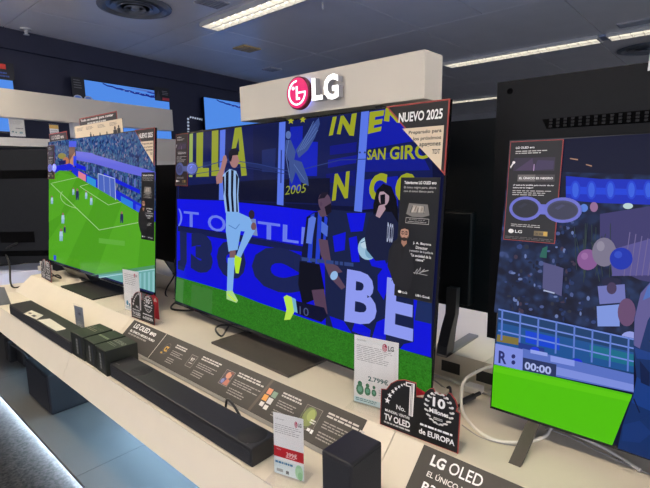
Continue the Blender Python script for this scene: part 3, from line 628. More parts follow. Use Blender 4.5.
def mini(x, y, h, col, leg):
    c.poly([(x-h*.11, y-h*.75), (x+h*.11, y-h*.75), (x+h*.14, y-h*.38), (x-h*.14, y-h*.38)], col); c.poly([(x-h*.13, y-h*.38), (x+h*.13, y-h*.38), (x+h*.11, y), (x+.03*h, y), (x, y-h*.25), (x-.04*h, y), (x-h*.12, y)], leg); c.ell(x, y-h*.85, h*.09, h*.12, (150, 110, 90), 8)
for x, y, h, dk in ((73.6, 195, 9, 0), (77.6, 200, 14, 1), (86.4, 199, 10, 0), (91.5, 205, 11, 0), (122, 223, 14, 1), (52.2, 204, 10, 0), (63.2, 223.5, 13, 0), (61.4, 241, 15, 0), (65, 233, 9, 1)):
    mini(x, y, h*.86, (40, 44, 90) if dk else (176, 206, 226), (40, 48, 90) if dk else (150, 190, 220))
c.poly([(54, 255), (56.4, 255.6), (56.4, 260.6), (54, 260)], (50, 70, 220))
c.build('screen', [SCREEN, CROWD_A], left)
corner_card('small black and cream NUEVO 2025 corner card on the left television', LF, (136, 129.6), (156.2, 128), (155.4, 166), False)
man_card('tall dark promo card with a man in glasses on the left television', LF, (142.6, 172.4), (156, 172.4), (154.9, 241), (142.4, 239))
glasses_card('narrow dark promo strip at the left edge of the left television', LF, (48.6, 146), (55.4, 145), (55, 178.6), (48.8, 179.6), 1.3, (90, 100, 190), (120, 120, 210), (24, 23, 25))
# toppers standing behind the upper edge of the left television
def topper(label, x0, x1, z0, z1, y, col, dark, rows_=0):
    f = Frame((0, y, 0), X, Z)
    t, cv = card('topper_card', label, 'topper card', f, [(x0, z0), (x1, z0), (x1, z1), (x0, z1)], 0, .006, col, rim=dark)
    if not dark: cv.rect(x0+.001, z0+.001, x1-.001, z1-.001, col)
    return t, cv, x0, x1, z0, z1
b1 = ony(73.8, 125.8, 1.20); b2 = ony(121.6, 119, 1.20)
t, cv, x0, x1, z0, z1 = topper('beige topper card with small figures above the left television', b1.x, b2.x, 1.60, (b1.z+b2.z)/2, 1.205, CRM, False)
rn = random.Random(4)
cv.mp = lambda a, b_: (b1.x+a*(b2.x-b1.x), z1-.16+b_*.16)
for x in (.05, .27, .52, .76): cv.block(rq(x, .78, .16, .13), 3, (120, 108, 96), int(x*90), .4)
for x, y, s in ((.10, .42, .7), (.19, .36, .9), (.30, .40, .8), (.36, .58, .8), (.42, .46, 1), (.48, .38, .8), (.56, .56, .6), (.70, .48, 1.1), (.86, .56, 1.5), (.93, .62, 1.2)):
    cv.ell(x, y+.10*s, .012*s, .045*s, (60, 50, 46), 8); cv.poly([(x-.022*s, y+.06*s), (x+.022*s, y+.06*s), (x+.026*s, y-.16*s), (x-.026*s, y-.16*s)], rn.choice([(40, 38, 50), (60, 66, 90), (90, 70, 60), (30, 30, 34)]))
cv.build('printing', PRINT, t)
b1 = ony(79.4, 119, 1.222); b2 = ony(116.9, 112, 1.222)
t, cv, x0, x1, z0, z1 = topper('black topper card with white lettering behind the beige topper card', b1.x, b2.x, 1.58, (b1.z+b2.z)/2+.004, 1.222, (30, 27, 28), True)
cv.text('Todo un mundo para contar', rq(x0+.02, z1-.028, (x1-x0)*.88, .019), WHITE, .03); cv.block(rq(x0+.12, z1-.045, (x1-x0)*.5, .010), 1, PALE, 3, .9, 0)
cv.build('printing', PRINT, t)
b1 = ony(48.5, 134.6, 1.175); b2 = ony(66, 131, 1.175)
t, cv, x0, x1, z0, z1 = topper('small black topper sign over the top left corner of the left television', b1.x, b2.x, 1.62, b2.z, 1.18, (26, 24, 25), True)
cv.text('LG OLED evo', rq(x0+.04, z1-.042, (x1-x0)*.7, .026), PALE, .03); cv.block(rq(x0+.04, z1-.07, (x1-x0)*.75, .018), 2, PALE, 3, .5, 0)
cv.build('printing', PRINT, t)

# --- right television
right, RF = television('television on the right showing balloons over a blurred crowd and lime green field',
                       (.165, 1.162, .856), .012, .074, 1.228, .708, .80, stand='feet')
c = px_canvas(RF); inset(RF, c, 1.228, .708, .006, .010, (13, 17, 46))
mp = c.mp; c.mp = lambda a, b: (a, b); c.rect(-.2, .16, .60, .70, (20, 28, 60), 1); c.rect(-.25, .011, .60, .17, (84, 196, 6)); c.rect(-.2, .17, .60, .215, (92, 116, 200)); c.rect(-.2, .575, .60, .70, (11, 15, 44)); c.mp = mp
c.poly([(510.6, 143), (690, 134), (690, 350), (640, 345), (494, 312)], (20, 28, 60), 1)
c.poly([(510.6, 142.5), (690, 131), (690, 176), (565, 172), (509, 178)], (11, 15, 44)); c.poly([(570, 158), (578, 159), (578, 160.4), (570, 159)], (170, 130, 110)); c.poly([(586, 164), (592, 165.4), (592, 166.8), (586, 165)], (170, 130, 110))
c.poly([(566, 176), (600, 179), (690, 180), (690, 206), (600, 203), (566, 200)], (22, 46, 190)); c.poly([(566, 186), (690, 192), (690, 196), (566, 194)], (30, 66, 220))
for x in (572, 588, 607, 628, 645): c.ell(x+3.5, 190, 5.2, 9.5, (34, 66, 212), 14); c.ell(x+3.5, 190, 3.2, 7.5, (56, 98, 228), 14)
c.ell(628, 206, 5, 3, (190, 215, 215)); c.ell(594, 207, 4, 5, (150, 110, 150)); c.ell(584, 208, 4, 4, (90, 130, 220))
c.poly([(600, 214), (690, 200), (690, 290), (640, 280), (600, 262)], (62, 58, 110)); c.poly([(610, 250), (660, 236), (660, 275), (612, 276)], (90, 84, 150))
for k in range(5): c.line([(630+k*6, 232+k*2), (624+k*6, 276)], 1, (110, 100, 150))
rn = random.Random(11)
for k in range(300):
    y = rn.uniform(214, 322); x = rn.uniform(516-.0795*(y-142), 632)
    if x < 575 or y > 290: c.ell(x, y, rn.uniform(.9, 2.6), rn.uniform(.9, 2.6), rn.choice([(48, 66, 120), (74, 88, 140), (36, 54, 100), (26, 36, 66), (62, 50, 72), (106, 124, 178), (18, 24, 50), (40, 44, 60), (24, 40, 84)]), 10)
for k in range(26):
    a = rn.uniform(570, 612); c.line([(a, rn.uniform(222, 250)), (a+rn.uniform(-8, 8), rn.uniform(250, 284))], .8, (46, 60, 62))
c.poly([(543, 248), (548, 246), (547, 258), (540, 257)], (40, 100, 90)); c.poly([(544, 262), (564, 268), (562, 296), (543, 288)], (84, 84, 130)); c.line([(544, 290), (555, 293)], 1.4, (170, 180, 215))
c.ell(588, 259.5, 10.5, 10.5, (136, 88, 148)); c.ell(604.5, 252, 12, 14.5, (124, 118, 142)); c.ell(621.5, 258.5, 11.5, 11, (24, 50, 176)); c.ell(618.5, 254.5, 4, 3.6, (46, 76, 200)); c.ell(601, 246, 4, 5, (146, 140, 160)); c.ell(585, 256, 3.5, 3.5, (156, 108, 166))
c.ell(612, 282, 10, 5, (30, 32, 64)); c.poly([(598, 286), (625, 284), (626, 302), (600, 304)], (112, 118, 186)); c.ell(612, 288, 5, 6, (70, 56, 90)); c.poly([(597, 306), (620, 304), (620, 326), (598, 326)], (128, 152, 226)); c.ell(627, 312, 9, 14, (104, 74, 112)); c.ell(630, 338, 9, 7, (150, 160, 230))
RW = (112, 140, 226)
c.poly([(499, 308), (634, 338), (634, 392), (494.5, 364)], (24, 62, 110)); c.poly([(499, 322), (634, 352), (634, 372), (497, 345)], (30, 84, 150))
c.poly([(498, 334), (520, 338), (520, 345), (497, 341)], (130, 116, 60)); c.poly([(526, 330), (560, 338), (560, 350), (526, 342)], (22, 70, 214)); c.poly([(590, 344), (634, 354), (634, 366), (590, 356)], (26, 110, 140))
for y0, y1 in ((309, 339), (318, 348), (330, 361)): c.line([(499, y0), (634, y1)], 1.5, RW)
for k in range(8): c.line([(503+k*18, 309+k*4), (502+k*18, 340+k*4.4)], 1.8, (94, 124, 210))
c.poly([(519, 342), (545, 348), (545, 356), (519, 350)], (36, 60, 140)); c.ell(535, 350, 5, 3.6, (30, 60, 220), 12); c.ell(577, 362, 6, 4, (30, 50, 214), 12)
c.poly([(523, 348), (634, 374), (634, 392), (523, 369)], (92, 116, 200)); c.poly([(531, 349), (548, 352.5), (548, 356), (531, 352.6)], (150, 166, 240)); c.poly([(551, 355), (575, 360), (575, 366), (551, 361)], (138, 156, 236)); c.poly([(556, 366), (634, 384), (634, 391), (556, 374)], (128, 146, 226))
c.poly([(496, 343), (523.5, 349), (523, 370), (494.8, 363.6)], (132, 148, 232)); c.text('R', [(499.5, 350), (507.5, 352), (507, 364), (499, 362.4)], (44, 50, 110), .03)
for k in (0, 1): c.ell(514, 356+k*6, 2, 2.2, (44, 50, 110), 10)
c.poly([(523.5, 357), (557, 364), (556.5, 377), (523, 370)], (44, 56, 100)); c.text('00:00', [(525.5, 361), (552, 366.5), (551.5, 374.5), (525, 368.6)], (176, 188, 240), .03)
c.poly([(494.3, 364), (560, 377.6), (632.6, 394), (612.5, 444.6), (560, 427.5), (492, 405.5)], (84, 196, 6)); c.poly([(494, 366), (560, 379.8), (632, 396), (630, 401), (560, 386), (494, 371)], (96, 204, 14))
# person in a blue shirt, seen from behind, at the right of the picture
c.poly([(690, 262), (655, 276), (641, 292), (634.5, 318), (634, 350), (637, 378), (633, 396), (623, 424), (618, 447.5), (745, 492), (742, 400), (752, 330), (735, 280)], (20, 48, 102))
c.poly([(655, 277), (641, 293), (635, 318), (634.4, 345), (640, 348), (648, 320), (660, 300)], (98, 92, 150)); c.poly([(660, 276), (648, 286), (643, 300), (652, 296), (670, 290)], (80, 112, 190)); c.poly([(634.6, 347), (650, 352), (660, 352), (655, 360), (637, 358)], (26, 62, 134))
c.poly([(637, 376), (648, 384), (660, 380), (690, 390), (690, 420), (650, 410), (632, 402), (634, 394)], (24, 60, 132)); c.poly([(640, 360), (650, 372), (650, 386), (641, 382)], (16, 32, 74)); c.poly([(624, 424), (640, 420), (652, 432), (640, 442), (622, 440)], (24, 54, 116)); c.line([(634, 398), (640, 412)], 1.4, (14, 28, 66)); c.line([(640, 418), (655, 411)], .9, (20, 44, 100))
c.build('screen', [SCREEN, CROWD_B], right)
glasses_card('dark promo card with lavender glasses on the right television', RF, (511.4, 142.4), (565, 139), (555, 243.5), (504, 239.6))
# metal feet
def foot(x, sgn):
    b = B()
    eh = Vector((RF.en.x, RF.en.y, 0)); top = RF.w(x, .004, -.012); fy = top.y
    f = Frame(Vector((top.x, 0, 0)), Y, Z); z1 = top.z
    b.prism([(fy-.135, .8006), (fy-.118, .8006), (fy+.012, z1-.004), (fy+.012, z1+.03), (fy-.001, z1+.0)], f, -.014, .014)
    b.build('foot', GUN, right)
    b = B(); b.prism([(fy+.13, .8006), (fy+.112, .8006), (fy+.014, z1-.004), (fy+.014, z1+.02), (fy+.03, z1+.0)], f, -.014, .014); b.build('foot', DARKM, right)
foot(-.503, 1); foot(.503, -1)

# --- televisions of the rear row, turned away
BLUEM = mat('screen_sky_blue', (.005, .005, .005), .15, emit=lin((78, 138, 238)), es=1.1)
TEALM = mat('screen_teal_picture', (.005, .005, .005), .15, emit=lin((90, 190, 190)), es=1.6)
VIOM = mat('screen_violet_picture', (.005, .005, .005), .15, emit=lin((110, 120, 240)), es=1.5)
def simple_screen(t, fr, w, h, m):
    b = B(); b.prism([(-w/2+.008, .012), (w/2-.008, .012), (w/2-.008, h-.008), (-w/2+.008, h-.008)], fr, .0002, .0012); b.build('screen', m, t)
bk, bf = television('large black television back with a vent slot behind the right television', (.128, 1.497, .93), PI, 0, 1.441, .826, .80, stand='none', housing='full', back=True)
simple_screen(bk, bf, 1.441, .826, TEALM)
b = B()
for q in (bf,):
    b.prism([(-.60, .672), (.564, .672), (.578, .700), (-.60, .716)], bf, -.0465, -.0452)
b.build('vent_slot', mat('vent_shadow', (.0015, .0015, .002), .8, spec=.05), HOUS[bk.name])
b = B()
for k in range(60):
    u = .55-k*.019
    for j in range(3): b.prism([(u, .676+j*.009), (u+.008, .676+j*.009), (u+.008, .682+j*.009), (u, .682+j*.009)], bf, -.0475, -.0466)
b.build('vent_grille', mat('grille_grey', (.006, .006, .008), .5, spec=.3), HOUS[bk.name])
for u in (.675, -.3, .1):
    b = B(); b.lathe([(.0001, 0), (.007, 0), (.009, .0015)], bf.w(u, .79, -.0465), bf.en); b.build('screw', MATS['vent_shadow'], HOUS[bk.name])
b = B()
for sx in (-.5, .5):
    f = Frame(bf.w(sx, 0, 0), Y, Z); f.o.z = 0; b.prism([(-.10, .801), (.12, .801), (.12, .812), (-.01, .94), (-.04, .94), (-.09, .812)], f, -.014, .014)
b.build('stand_foot', DARKM, bk)
bk2, bf2 = television('black television back behind the right end of the central television', (-1.262, 1.650, .957), PI, 0, 1.228, .708, .80, stand='none', housing='low', back=True, hfrac=.53)
simple_screen(bk2, bf2, 1.228, .708, VIOM)
for sx in (-.488, .488):
    f = Frame(Vector((bf2.w(sx, 0, 0).x, 0, 0)), Y, Z); b = B()
    b.prism([(1.50, .8008), (1.55, .8008), (1.56, .82), (1.575, .90), (1.592, .95), (1.598, 1.05), (1.5672, 1.05), (1.562, .95), (1.532, .90), (1.505, .84)], f, -.02, .02)
    b.prism([(1.50, .8007), (1.78, .8007), (1.78, .809), (1.50, .809)], f, -.02, .02, mi=1); b.build('stand_foot', [mat('bracket_grey', (.022, .022, .026), .45, noise=.05), mat('grey_foot_bar', (.22, .21, .20), .5, noise=.05)], bk2)
bk3, bf3 = television('narrow black television back seen between the left and central televisions', (-2.466, 1.547, .918), PI, 0, 1.071, .62, .80, stand='none', housing='full', back=True)
simple_screen(bk3, bf3, 1.071, .62, BLUEM)
for sx in (-.36, .36):
    f = Frame(Vector((bf3.w(sx, 0, 0).x, 0, 0)), Y, Z); b = B()
    b.prism([(1.60, .8008), (1.72, .8008), (1.72, .81), (1.56, .93), (1.53, .93), (1.60, .815)], f, -.015, .015); b.build('stand_foot', DARKM, bk3)
# diagonal one at the left edge
dk, df = television('black television back with a socket at the left edge of the counter', (-4.13-.045*.668, .77+.045*.744, .842), PI+.731, 0, 1.441, .826, .793, stand='none', housing='full', back=True)
for nm, q in (('socket_recess', (-.45, .16, -.20, .24)), ('vent_slot', (-.6, .06, .05, .10)), ('vent_slot', (-.62, .62, -.1, .68))):
    b = B(); b.prism([(q[0], q[1]), (q[2], q[1]), (q[2], q[3]), (q[0], q[3])], df, -.047, -.0455); b.build(nm, MATS['vent_shadow'], HOUS[dk.name])
for sx in (-.45, -.05):
    b = B(); b.prism([(sx, -.0495), (sx-.09, -.0495), (sx-.09, -.015), (sx, -.015)], df, -.05, -.02); b.prism([(sx-.02, -.02), (sx-.07, -.02), (sx-.07, .02), (sx-.02, .02)], df, -.05, -.03)
    b.build('stand_foot', mat('pale_stand', (.5, .47, .42), .4, noise=.03), dk)

# ------------------------------------------------------------------ illuminated brand sign
HX0, HX1, HZ0, HZ1, HY = -1.71, -.779, 1.7135, 1.863, 1.35
hd = thing('brand_sign', 'cream beam with an illuminated pink disc and two white letters', 'sign', (-1.25, HY, HZ0))
b = B(); b.box((HX0, HY, HZ0), (HX1, HY+.116, HZ1), .0025); b.build('beam', HEADM, hd)
hf = Frame((0, HY, 0), X, Z)
for x in (-1.5, -.98):
    b = B(); b.box((x-.015, HY+.035, .7), (x+.015, HY+.065, HZ0+.002)); b.build('post', GUN, hd)
LOGO = mat('magenta_lit_disc', (.5, .02, .12), .4, emit=lin((226, 18, 104)), es=.62)
RIM = mat('dark_red_rim', (.16, .01, .03), .4, noise=.05)
LITW = mat('lit_white_acrylic', (.85, .85, .85), .4, emit=(1, .97, .98), es=1.5)
HALO = mat('violet_halo_light', (.3, .3, .8), .5, emit=(.32, .36, 1), es=2.6)
lp = ony(297.5, 93, HY-.036); cx, cz, rr = lp.x, lp.z, .0615
b = B(); b.lathe([(.0001, .012), (rr*.86, .012), (rr*.86, .014), (.0001, .014)], (cx, HY, cz), (0, -1, 0)); b.build('halo_light', HALO, hd)
b = B(); b.lathe([(rr, .016), (rr, .034), (rr*.95, .036), (.0001, .036)], (cx, HY, cz), (0, -1, 0), 48); b.lathe([(rr, .016), (.0001, .0159)], (cx, HY, cz), (0, -1, 0), 48); b.build('disc_body', RIM, hd)
b = B(); b.lathe([(.0001, .0362), (rr*.92, .0362), (rr*.92, .0375), (.0001, .0385)], (cx, HY, cz), (0, -1, 0), 48); b.build('disc_face', LOGO, hd)
b = B(); fz = Frame((cx, HY, cz), X, Z)
def arc(r0, r1, a0, a1, n=28):
    for k in range(n):
        p, q = a0+(a1-a0)*k/n, a0+(a1-a0)*(k+1)/n
        b.prism([(r0*math.cos(p), r0*math.sin(p)), (r1*math.cos(p), r1*math.sin(p)), (r1*math.cos(q), r1*math.sin(q)), (r0*math.cos(q), r0*math.sin(q))], fz, .0386, .0405)
arc(rr*.66, rr*.75, -1.5*PI-.0, -.02)                 # open ring, gap at the upper right
b.prism([(rr*.12, -rr*.05), (rr*.75, -rr*.05), (rr*.75, rr*.045), (rr*.12, rr*.045)], fz, .0386, .0405)
b.prism([(-rr*.07, rr*.40), (rr*.05, rr*.40), (rr*.05, -rr*.30), (rr*.24, -rr*.30), (rr*.24, -rr*.42), (-rr*.07, -rr*.42)], fz, .0386, .0405)
b.lathe([(.0001, .0386), (rr*.10, .0386), (rr*.10, .0405), (.0001, .0405)], (cx-rr*.32, HY, cz+rr*.30), (0, -1, 0), 20)
b.build('face_mark', LITW, hd)
SIDE = mat('letter_return_grey', (.42, .42, .45), .4, noise=.03)
for ch, pa_, pb_ in (('L', (311.5, 78.5), (322.5, 100)), ('G', (323.5, 75.5), (338.5, 98.5))):
    qa, qb = ony(*pa_, HY-.036), ony(*pb_, HY-.036); x0, x1 = qa.x, qb.x; z0, z1 = (qb.z+(.002 if ch == 'L' else 0)), qa.z
    vs, fs, _ = glyphs(ch, .035); b = B(); h = homog([(x0, z1), (x1, z1), (x1, z0), (x0, z0)]); P2 = [h(*v) for v in vs]
    n = len(P2); ed = {}
    for f in fs:
        for i in range(len(f)):
            k = (f[i], f[(i+1) % len(f)]); ed[k] = 1
    vv = [hf.w(u, v, .036) for u, v in P2]+[hf.w(u, v, .010) for u, v in P2]
    b.add(vv, [list(f) for f in fs], 0); b.add(vv, [[i+n for i in f][::-1] for f in fs], 1)
    b.add(vv, [[i, j, j+n, i+n] for (i, j) in ed if (j, i) not in ed], 1); b.build('letter', [LITW, SIDE], hd)

# ------------------------------------------------------------------ left wall unit
bm_ = thing('header_beam', 'long cream beam in front of the televisions on the dark left wall', 'beam', tuple(WO+WE*.3+WN*.4+Z*1.93))
fB = Frame(WO+WN*.4, WE, Z)
b = B(); b.prism([(-3.2, 1.965), (1.37, 1.918), (1.37, 2.133), (-3.2, 2.175)], fB, -.10, 0); b.build('beam', HEADM, bm_)
for s in (.31, -1.2):
    b = B(); b.prism([(s, 1.80), (s+.065, 1.80), (s+.065, 1.97), (s, 1.97)], fB, -.09, -.03); b.build('post', mat('white_post', (.62, .62, .62), .5, noise=.02), bm_)
ws = thing('wall_shelf', 'white wall shelf behind the left television carrying tags and screens', 'shelf', tuple(WO+WN*.4+Z*1.70))
b = B(); b.prism([(-3.2, 1.712), (1.10, 1.712), (1.10, 1.774), (-3.2, 1.785)], fB, -.40, 0); b.build('shelf_board', mat('white_shelf', (.62, .61, .60), .45, noise=.02), ws)
b = B(); b.prism([(1.10, 1.552), (3.6, 1.50), (3.6, 1.83), (1.10, 1.83)], fB, -.40, 0); b.build('shelf_box', HEADM, ws)
b = B(); b.prism([(1.10, 1.548), (3.6, 1.496), (3.6, 1.575), (1.10, 1.60)], fB, 0, .02); b.build('shelf_lip', mat('pale_lip', (.74, .71, .64), .4, noise=.02), ws)
b = B(); b.prism([(-3.2, .02), (3.6, .02), (3.6, 1.5), (-3.2, 1.70)], Frame(WO+WN*.05, WE, Z), -.045, 0); setp(b.build('wall_panel', mat('black_wall_panel', (.010, .010, .013), .5, noise=.1)), 'black panelling below the white wall shelf', 'wall panel')
YW = math.atan2(WE.y, WE.x)
def wall_tv(label, s0, s1, z0, z1, cards):
    w, h = s1-s0, z1-z0; o = WO+WE*((s0+s1)/2)+WN*.09; o.z = z0
    t, fr = television(label, tuple(o), YW, 0, w, h, z0, stand='none', housing='full', group='televisions on the dark left wall')
    cv = Canvas(fr); cv.rect(-w/2+.008, .012, w/2-.008, h-.008, (84, 144, 238))
    cv.mp = lambda a, b_: (-w/2+a*w, h*b_)
    pts = [(.20+.8*k/16, .985-.10*math.sin(PI*.5*k/16)**.7-.012*(k % 2)) for k in range(17)]
    low = [(a, b_-.022-.035*i/16) for i, (a, b_) in enumerate(pts)]
    cv.poly(pts+low[::-1], (26, 40, 132)); cv.poly([(.45, .965), (.97, .90), (.97, .955), (.62, .975)], (88, 120, 200)); cv.poly([(.70, .93), (.96, .88), (.96, .90), (.72, .95)], (30, 50, 160))
    for k in range(18): cv.ell(.40+k*.031, .90-.002*k, .010, .008, ((40, 60, 170), (120, 150, 226))[k % 2], 8)
    cv.build('screen', SCREEN, t); return t, fr, w, h
tA, fA, wA, hA = wall_tv('sky blue wall television rising behind the middle of the cream beam', .605, 1.60, 1.835, 2.372, 1)
f2 = Frame(fA.o, fA.ex, Z); u0, u1 = -wA/2-.115, -wA/2+.01
t, cv = card('promo_card', 'black card with white glasses left of the sky blue wall television', 'promo card', f2, [(u0, .28), (u1, .28), (u1, hA+.005), (u0, hA+.005)], .004)
cv.block(rq(u0+.02, .43, .08, .09), 4, (120, 120, 120), 2, .35)
for k in (0, 1): cv.ell(u0+.05+k*.10, .355, .042, .027, (190, 200, 220)); cv.ell(u0+.05+k*.10, .356, .03, .018, (110, 150, 225))
cv.build('printing', PRINT, t)
t, cv = card('promo_card', 'small red and black label at the right of the sky blue wall television', 'promo card', f2, [(wA/2-.20, hA-.11), (wA/2-.005, hA-.11), (wA/2-.005, hA+.035), (wA/2-.20, hA+.035)], .004)
cv.poly([(wA/2-.19, hA-.10), (wA/2-.12, hA-.10), (wA/2-.15, hA)], (70, 70, 74)); cv.rect(wA/2-.10, hA-.10, wA/2-.01, hA-.07, (200, 70, 80)); cv.block(rq(wA/2-.10, hA-.05, .08, .05), 3, (150, 150, 150), 5, .4)
cv.build('printing', PRINT, t)
tB, fB_, wB, hB = wall_tv('sky blue wall television beside the illuminated sign', 2.105, 3.20, 1.80, 2.385, 0)
tC, fC, wC, hC = wall_tv('sky blue wall television cut by the left picture edge', -1.10, -.0, 1.835, 2.395, 0)
t, cv = card('promo_card', 'red and black label on the wall television at the left picture edge', 'promo card', Frame(fC.o, fC.ex, Z), [(wC/2-.17, hC-.13), (wC/2+.01, hC-.13), (wC/2+.01, hC+.01), (wC/2-.17, hC+.01)], .004)
cv.rect(wC/2-.16, hC-.045, wC/2-.05, hC-.005, (210, 60, 50)); cv.block(rq(wC/2-.15, hC-.12, .12, .05), 2, (60, 90, 170), 5, .5); cv.build('printing', PRINT, t)
# string of small lights on the wall
b = B()
for k in range(5): b.lathe([(.0001, .012), (.012, .010), (.015, 0), (.0001, -.001)], wf.w(1.925-.002*k, 2.11-.039*k, .001), WN, 14)
for k in range(6): b.lathe([(.0001, .012), (.010, .010), (.013, 0), (.0001, -.001)], wf.w(1.965+.036*k, 2.135-.003*k, .001), WN, 14)
b.tube([wf.w(1.92, 1.94, .004), wf.w(1.925, 2.12, .004), wf.w(1.96, 2.137, .004), wf.w(2.15, 2.122, .004)], .004, 8, 1)
setp(b.build('light_string', [mat('white_led_dots', (.8, .8, .8), .4, emit=(.62, .76, 1), es=.3), BLKC]), 'string of small white light dots on the dark wall left of the sign', 'light string')

# ------------------------------------------------------------------ price tags and standing signs
def lg_mark(cv, x, y, r, tcol=(70, 70, 76)):
    cv.ell(x, y, r, r, (176, 22, 66), 22); cv.ring(x, y, r*.7, r*.7, r*.13, WHITE, 20, .5*PI, 2*PI); cv.rect(x+r*.05, y-r*.06, x+r*.65, y+r*.06, WHITE); cv.rect(x-r*.1, y-r*.4, x+r*.02, y+r*.4, WHITE)
    cv.text('LG', rq(x+r*1.35, y-r*.62, r*2.3, r*1.25), tcol, .04)
def price_tag(label, p0, p1, z0, h, lean, draw, foot_=.05, group=None):
    """acrylic stand with a paper sheet; p0,p1 = bottom left and right corners"""
    p0 = Vector((p0[0], p0[1], z0)); p1 = Vector((p1[0], p1[1], z0)); ex = (p1-p0).normalized(); w = (p1-p0).length
    eh = Vector((ex.y, -ex.x, 0)); f = Frame(p0, ex, Z*math.cos(lean)-eh*math.sin(lean))
    t = thing('price_tag', label, 'price tag', tuple((p0+p1)/2), group)
    b = B(); b.prism([(0, .0), (w, .0), (w, h), (0, h)], f, .0016, .0036)
    if foot_: b.prism([(-.004, 0), (w+.004, 0), (w+.004, .085), (-.004, .085)], Frame(p0+eh*foot_+Z*.0026, ex, -eh), -.002, 0)
    b.build('acrylic_stand', M_ACR, t)
    b = B(); b.prism([(.002, .004), (w-.002, .004), (w-.002, h-.012), (.002, h-.012)], f, 0, .0008); FACE[t.name] = b.build('paper_sheet', WHITEP, t)
    cv = Canvas(f, lambda a, b_: (.002+a*(w-.004), .004+b_*(h-.016)), .0009, .00002); draw(cv); cv.build('printing', PRINT, t); return t
def d_2799(cv):
    g = (110, 110, 112)
    cv.text('OLED55C5', rq(.06, .925, .22, .022), g); cv.block(rq(.06, .62, .84, .24), 9, (150, 150, 152), 3, .3); lg_mark(cv, .70, .895, .055)
    cv.text('2.799€', rq(.33, .36, .46, .075), (28, 92, 92), .025)
    for x, s in ((.14, 1.2), (.32, .95), (.47, .75)):
        cv.ell(x, .20, .075*s, .068*s, (26, 110, 72), 20); cv.ell(x, .275+.01*s, .045*s, .035*s, (26, 110, 72), 16); cv.ell(x, .205, .045*s, .035*s, (90, 160, 130), 16)
    cv.block(rq(.58, .16, .32, .10), 3, (150, 160, 158), 9, .3); cv.rect(0, .0, 1, .085, (196, 222, 226)); cv.block(rq(.04, .02, .56, .05), 2, (60, 120, 120), 12, .5)
    cv.rect(.74, .01, .88, .075, (90, 96, 98))
price_tag('white price tag reading 2.799 euro leaning at the central television', (-.815, 1.026), (-.672, 1.050), .8005, .225, .02, d_2799)
def d_white(cv):
    cv.block(rq(.10, .62, .72, .28), 6, (160, 160, 164), 5, .3); lg_mark(cv, .74, .90, .045); cv.text('999€', rq(.45, .33, .34, .06), (90, 110, 120)); cv.ell(.18, .18, .07, .06, (70, 140, 170)); cv.ell(.32, .14, .05, .045, (60, 120, 150)); cv.block(rq(.08, .03, .8, .06), 2, (120, 160, 170), 5, .5)
price_tag('tall white price tag in front of the left television', (-2.300, 1.018), (-2.155, 1.032), .8005, .225, .02, d_white)
def d_red(cv):
    cv.text('OLED soundbar', rq(.06, .90, .32, .02), (120, 120, 122)); lg_mark(cv, .76, .885, .05); cv.block(rq(.05, .66, .88, .16), 5, (150, 150, 152), 7, .3)
    cv.poly([(0, .285), (1, .285), (1, .455), (0, .455)], (190, 26, 40)); cv.text('399€', rq(.42, .325, .36, .075), (240, 200, 200), .03); cv.text('OFERTA', rq(.08, .40, .16, .022), (240, 220, 220)); cv.block(rq(.40, .30, .40, .02), 1, (240, 200, 200), 2, .6)
    cv.rect(0, 0, 1, .24, (208, 222, 224)); cv.block(rq(.04, .175, .62, .04), 1, (60, 120, 160), 12, .9, .1); cv.ell(.84, .12, .13, .12, (150, 200, 160)); cv.ell(.88, .06, .08, .07, (120, 180, 130)); cv.rect(.08, .04, .30, .09, (150, 156, 156)); cv.rect(.40, .03, .50, .085, (90, 96, 98))
price_tag('price tag with a red band standing right of the long soundbar', (-.846, .727), (-.757, .752), .7105, .185, .02, d_red, .045)
def d_grey(cv):
    cv.rect(0, 0, 1, 1, (128, 136, 150)); cv.block(rq(.3, .55, .5, .3), 5, (96, 104, 120), 5, .4); cv.ell(.55, .66, .14, .05, (80, 84, 100)); cv.block(rq(.2, .08, .6, .2), 3, (166, 176, 190), 5, .4)
gb = onz(81, 324, .722)
price_tag('small grey tag standing behind the row of three dark boxes', (-2.50, .846), (-2.415, .858), .7108, .128, .0, d_grey, .03)
b1, b2 = fB.w(-.205, 1.787, .0), fB.w(-.09, 1.787, .0)
def d_wall(cv): cv.rect(0, 0, 1, 1, (200, 200, 198)); cv.block(rq(.1, .66, .8, .24), 5, (150, 150, 150), 3, .35); cv.block(rq(.4, .42, .5, .06), 1, (110, 110, 116), 3, .9, 0); cv.ell(.2, .25, .07, .05, (60, 110, 120)); cv.ell(.4, .22, .05, .04, (60, 110, 120)); cv.rect(.62, .16, .84, .27, (120, 150, 160))
tw = price_tag('white price tag on the wall shelf near the left picture edge', (b1-WN*.02)[:2], (b2-WN*.02)[:2], 1.787, .15, 0, d_wall, .0)
def d_yel(cv): cv.rect(0, .72, 1, 1, (224, 176, 40)); cv.block(rq(.1, .2, .8, .4), 3, (150, 150, 150), 4, .4)
b1, b2 = fB.w(.10, 1.785, .0), fB.w(.178, 1.785, .0)
price_tag('white tag with yellow top on the wall shelf', (b1-WN*.02)[:2], (b2-WN*.02)[:2], 1.784, .125, 0, d_yel, .0)

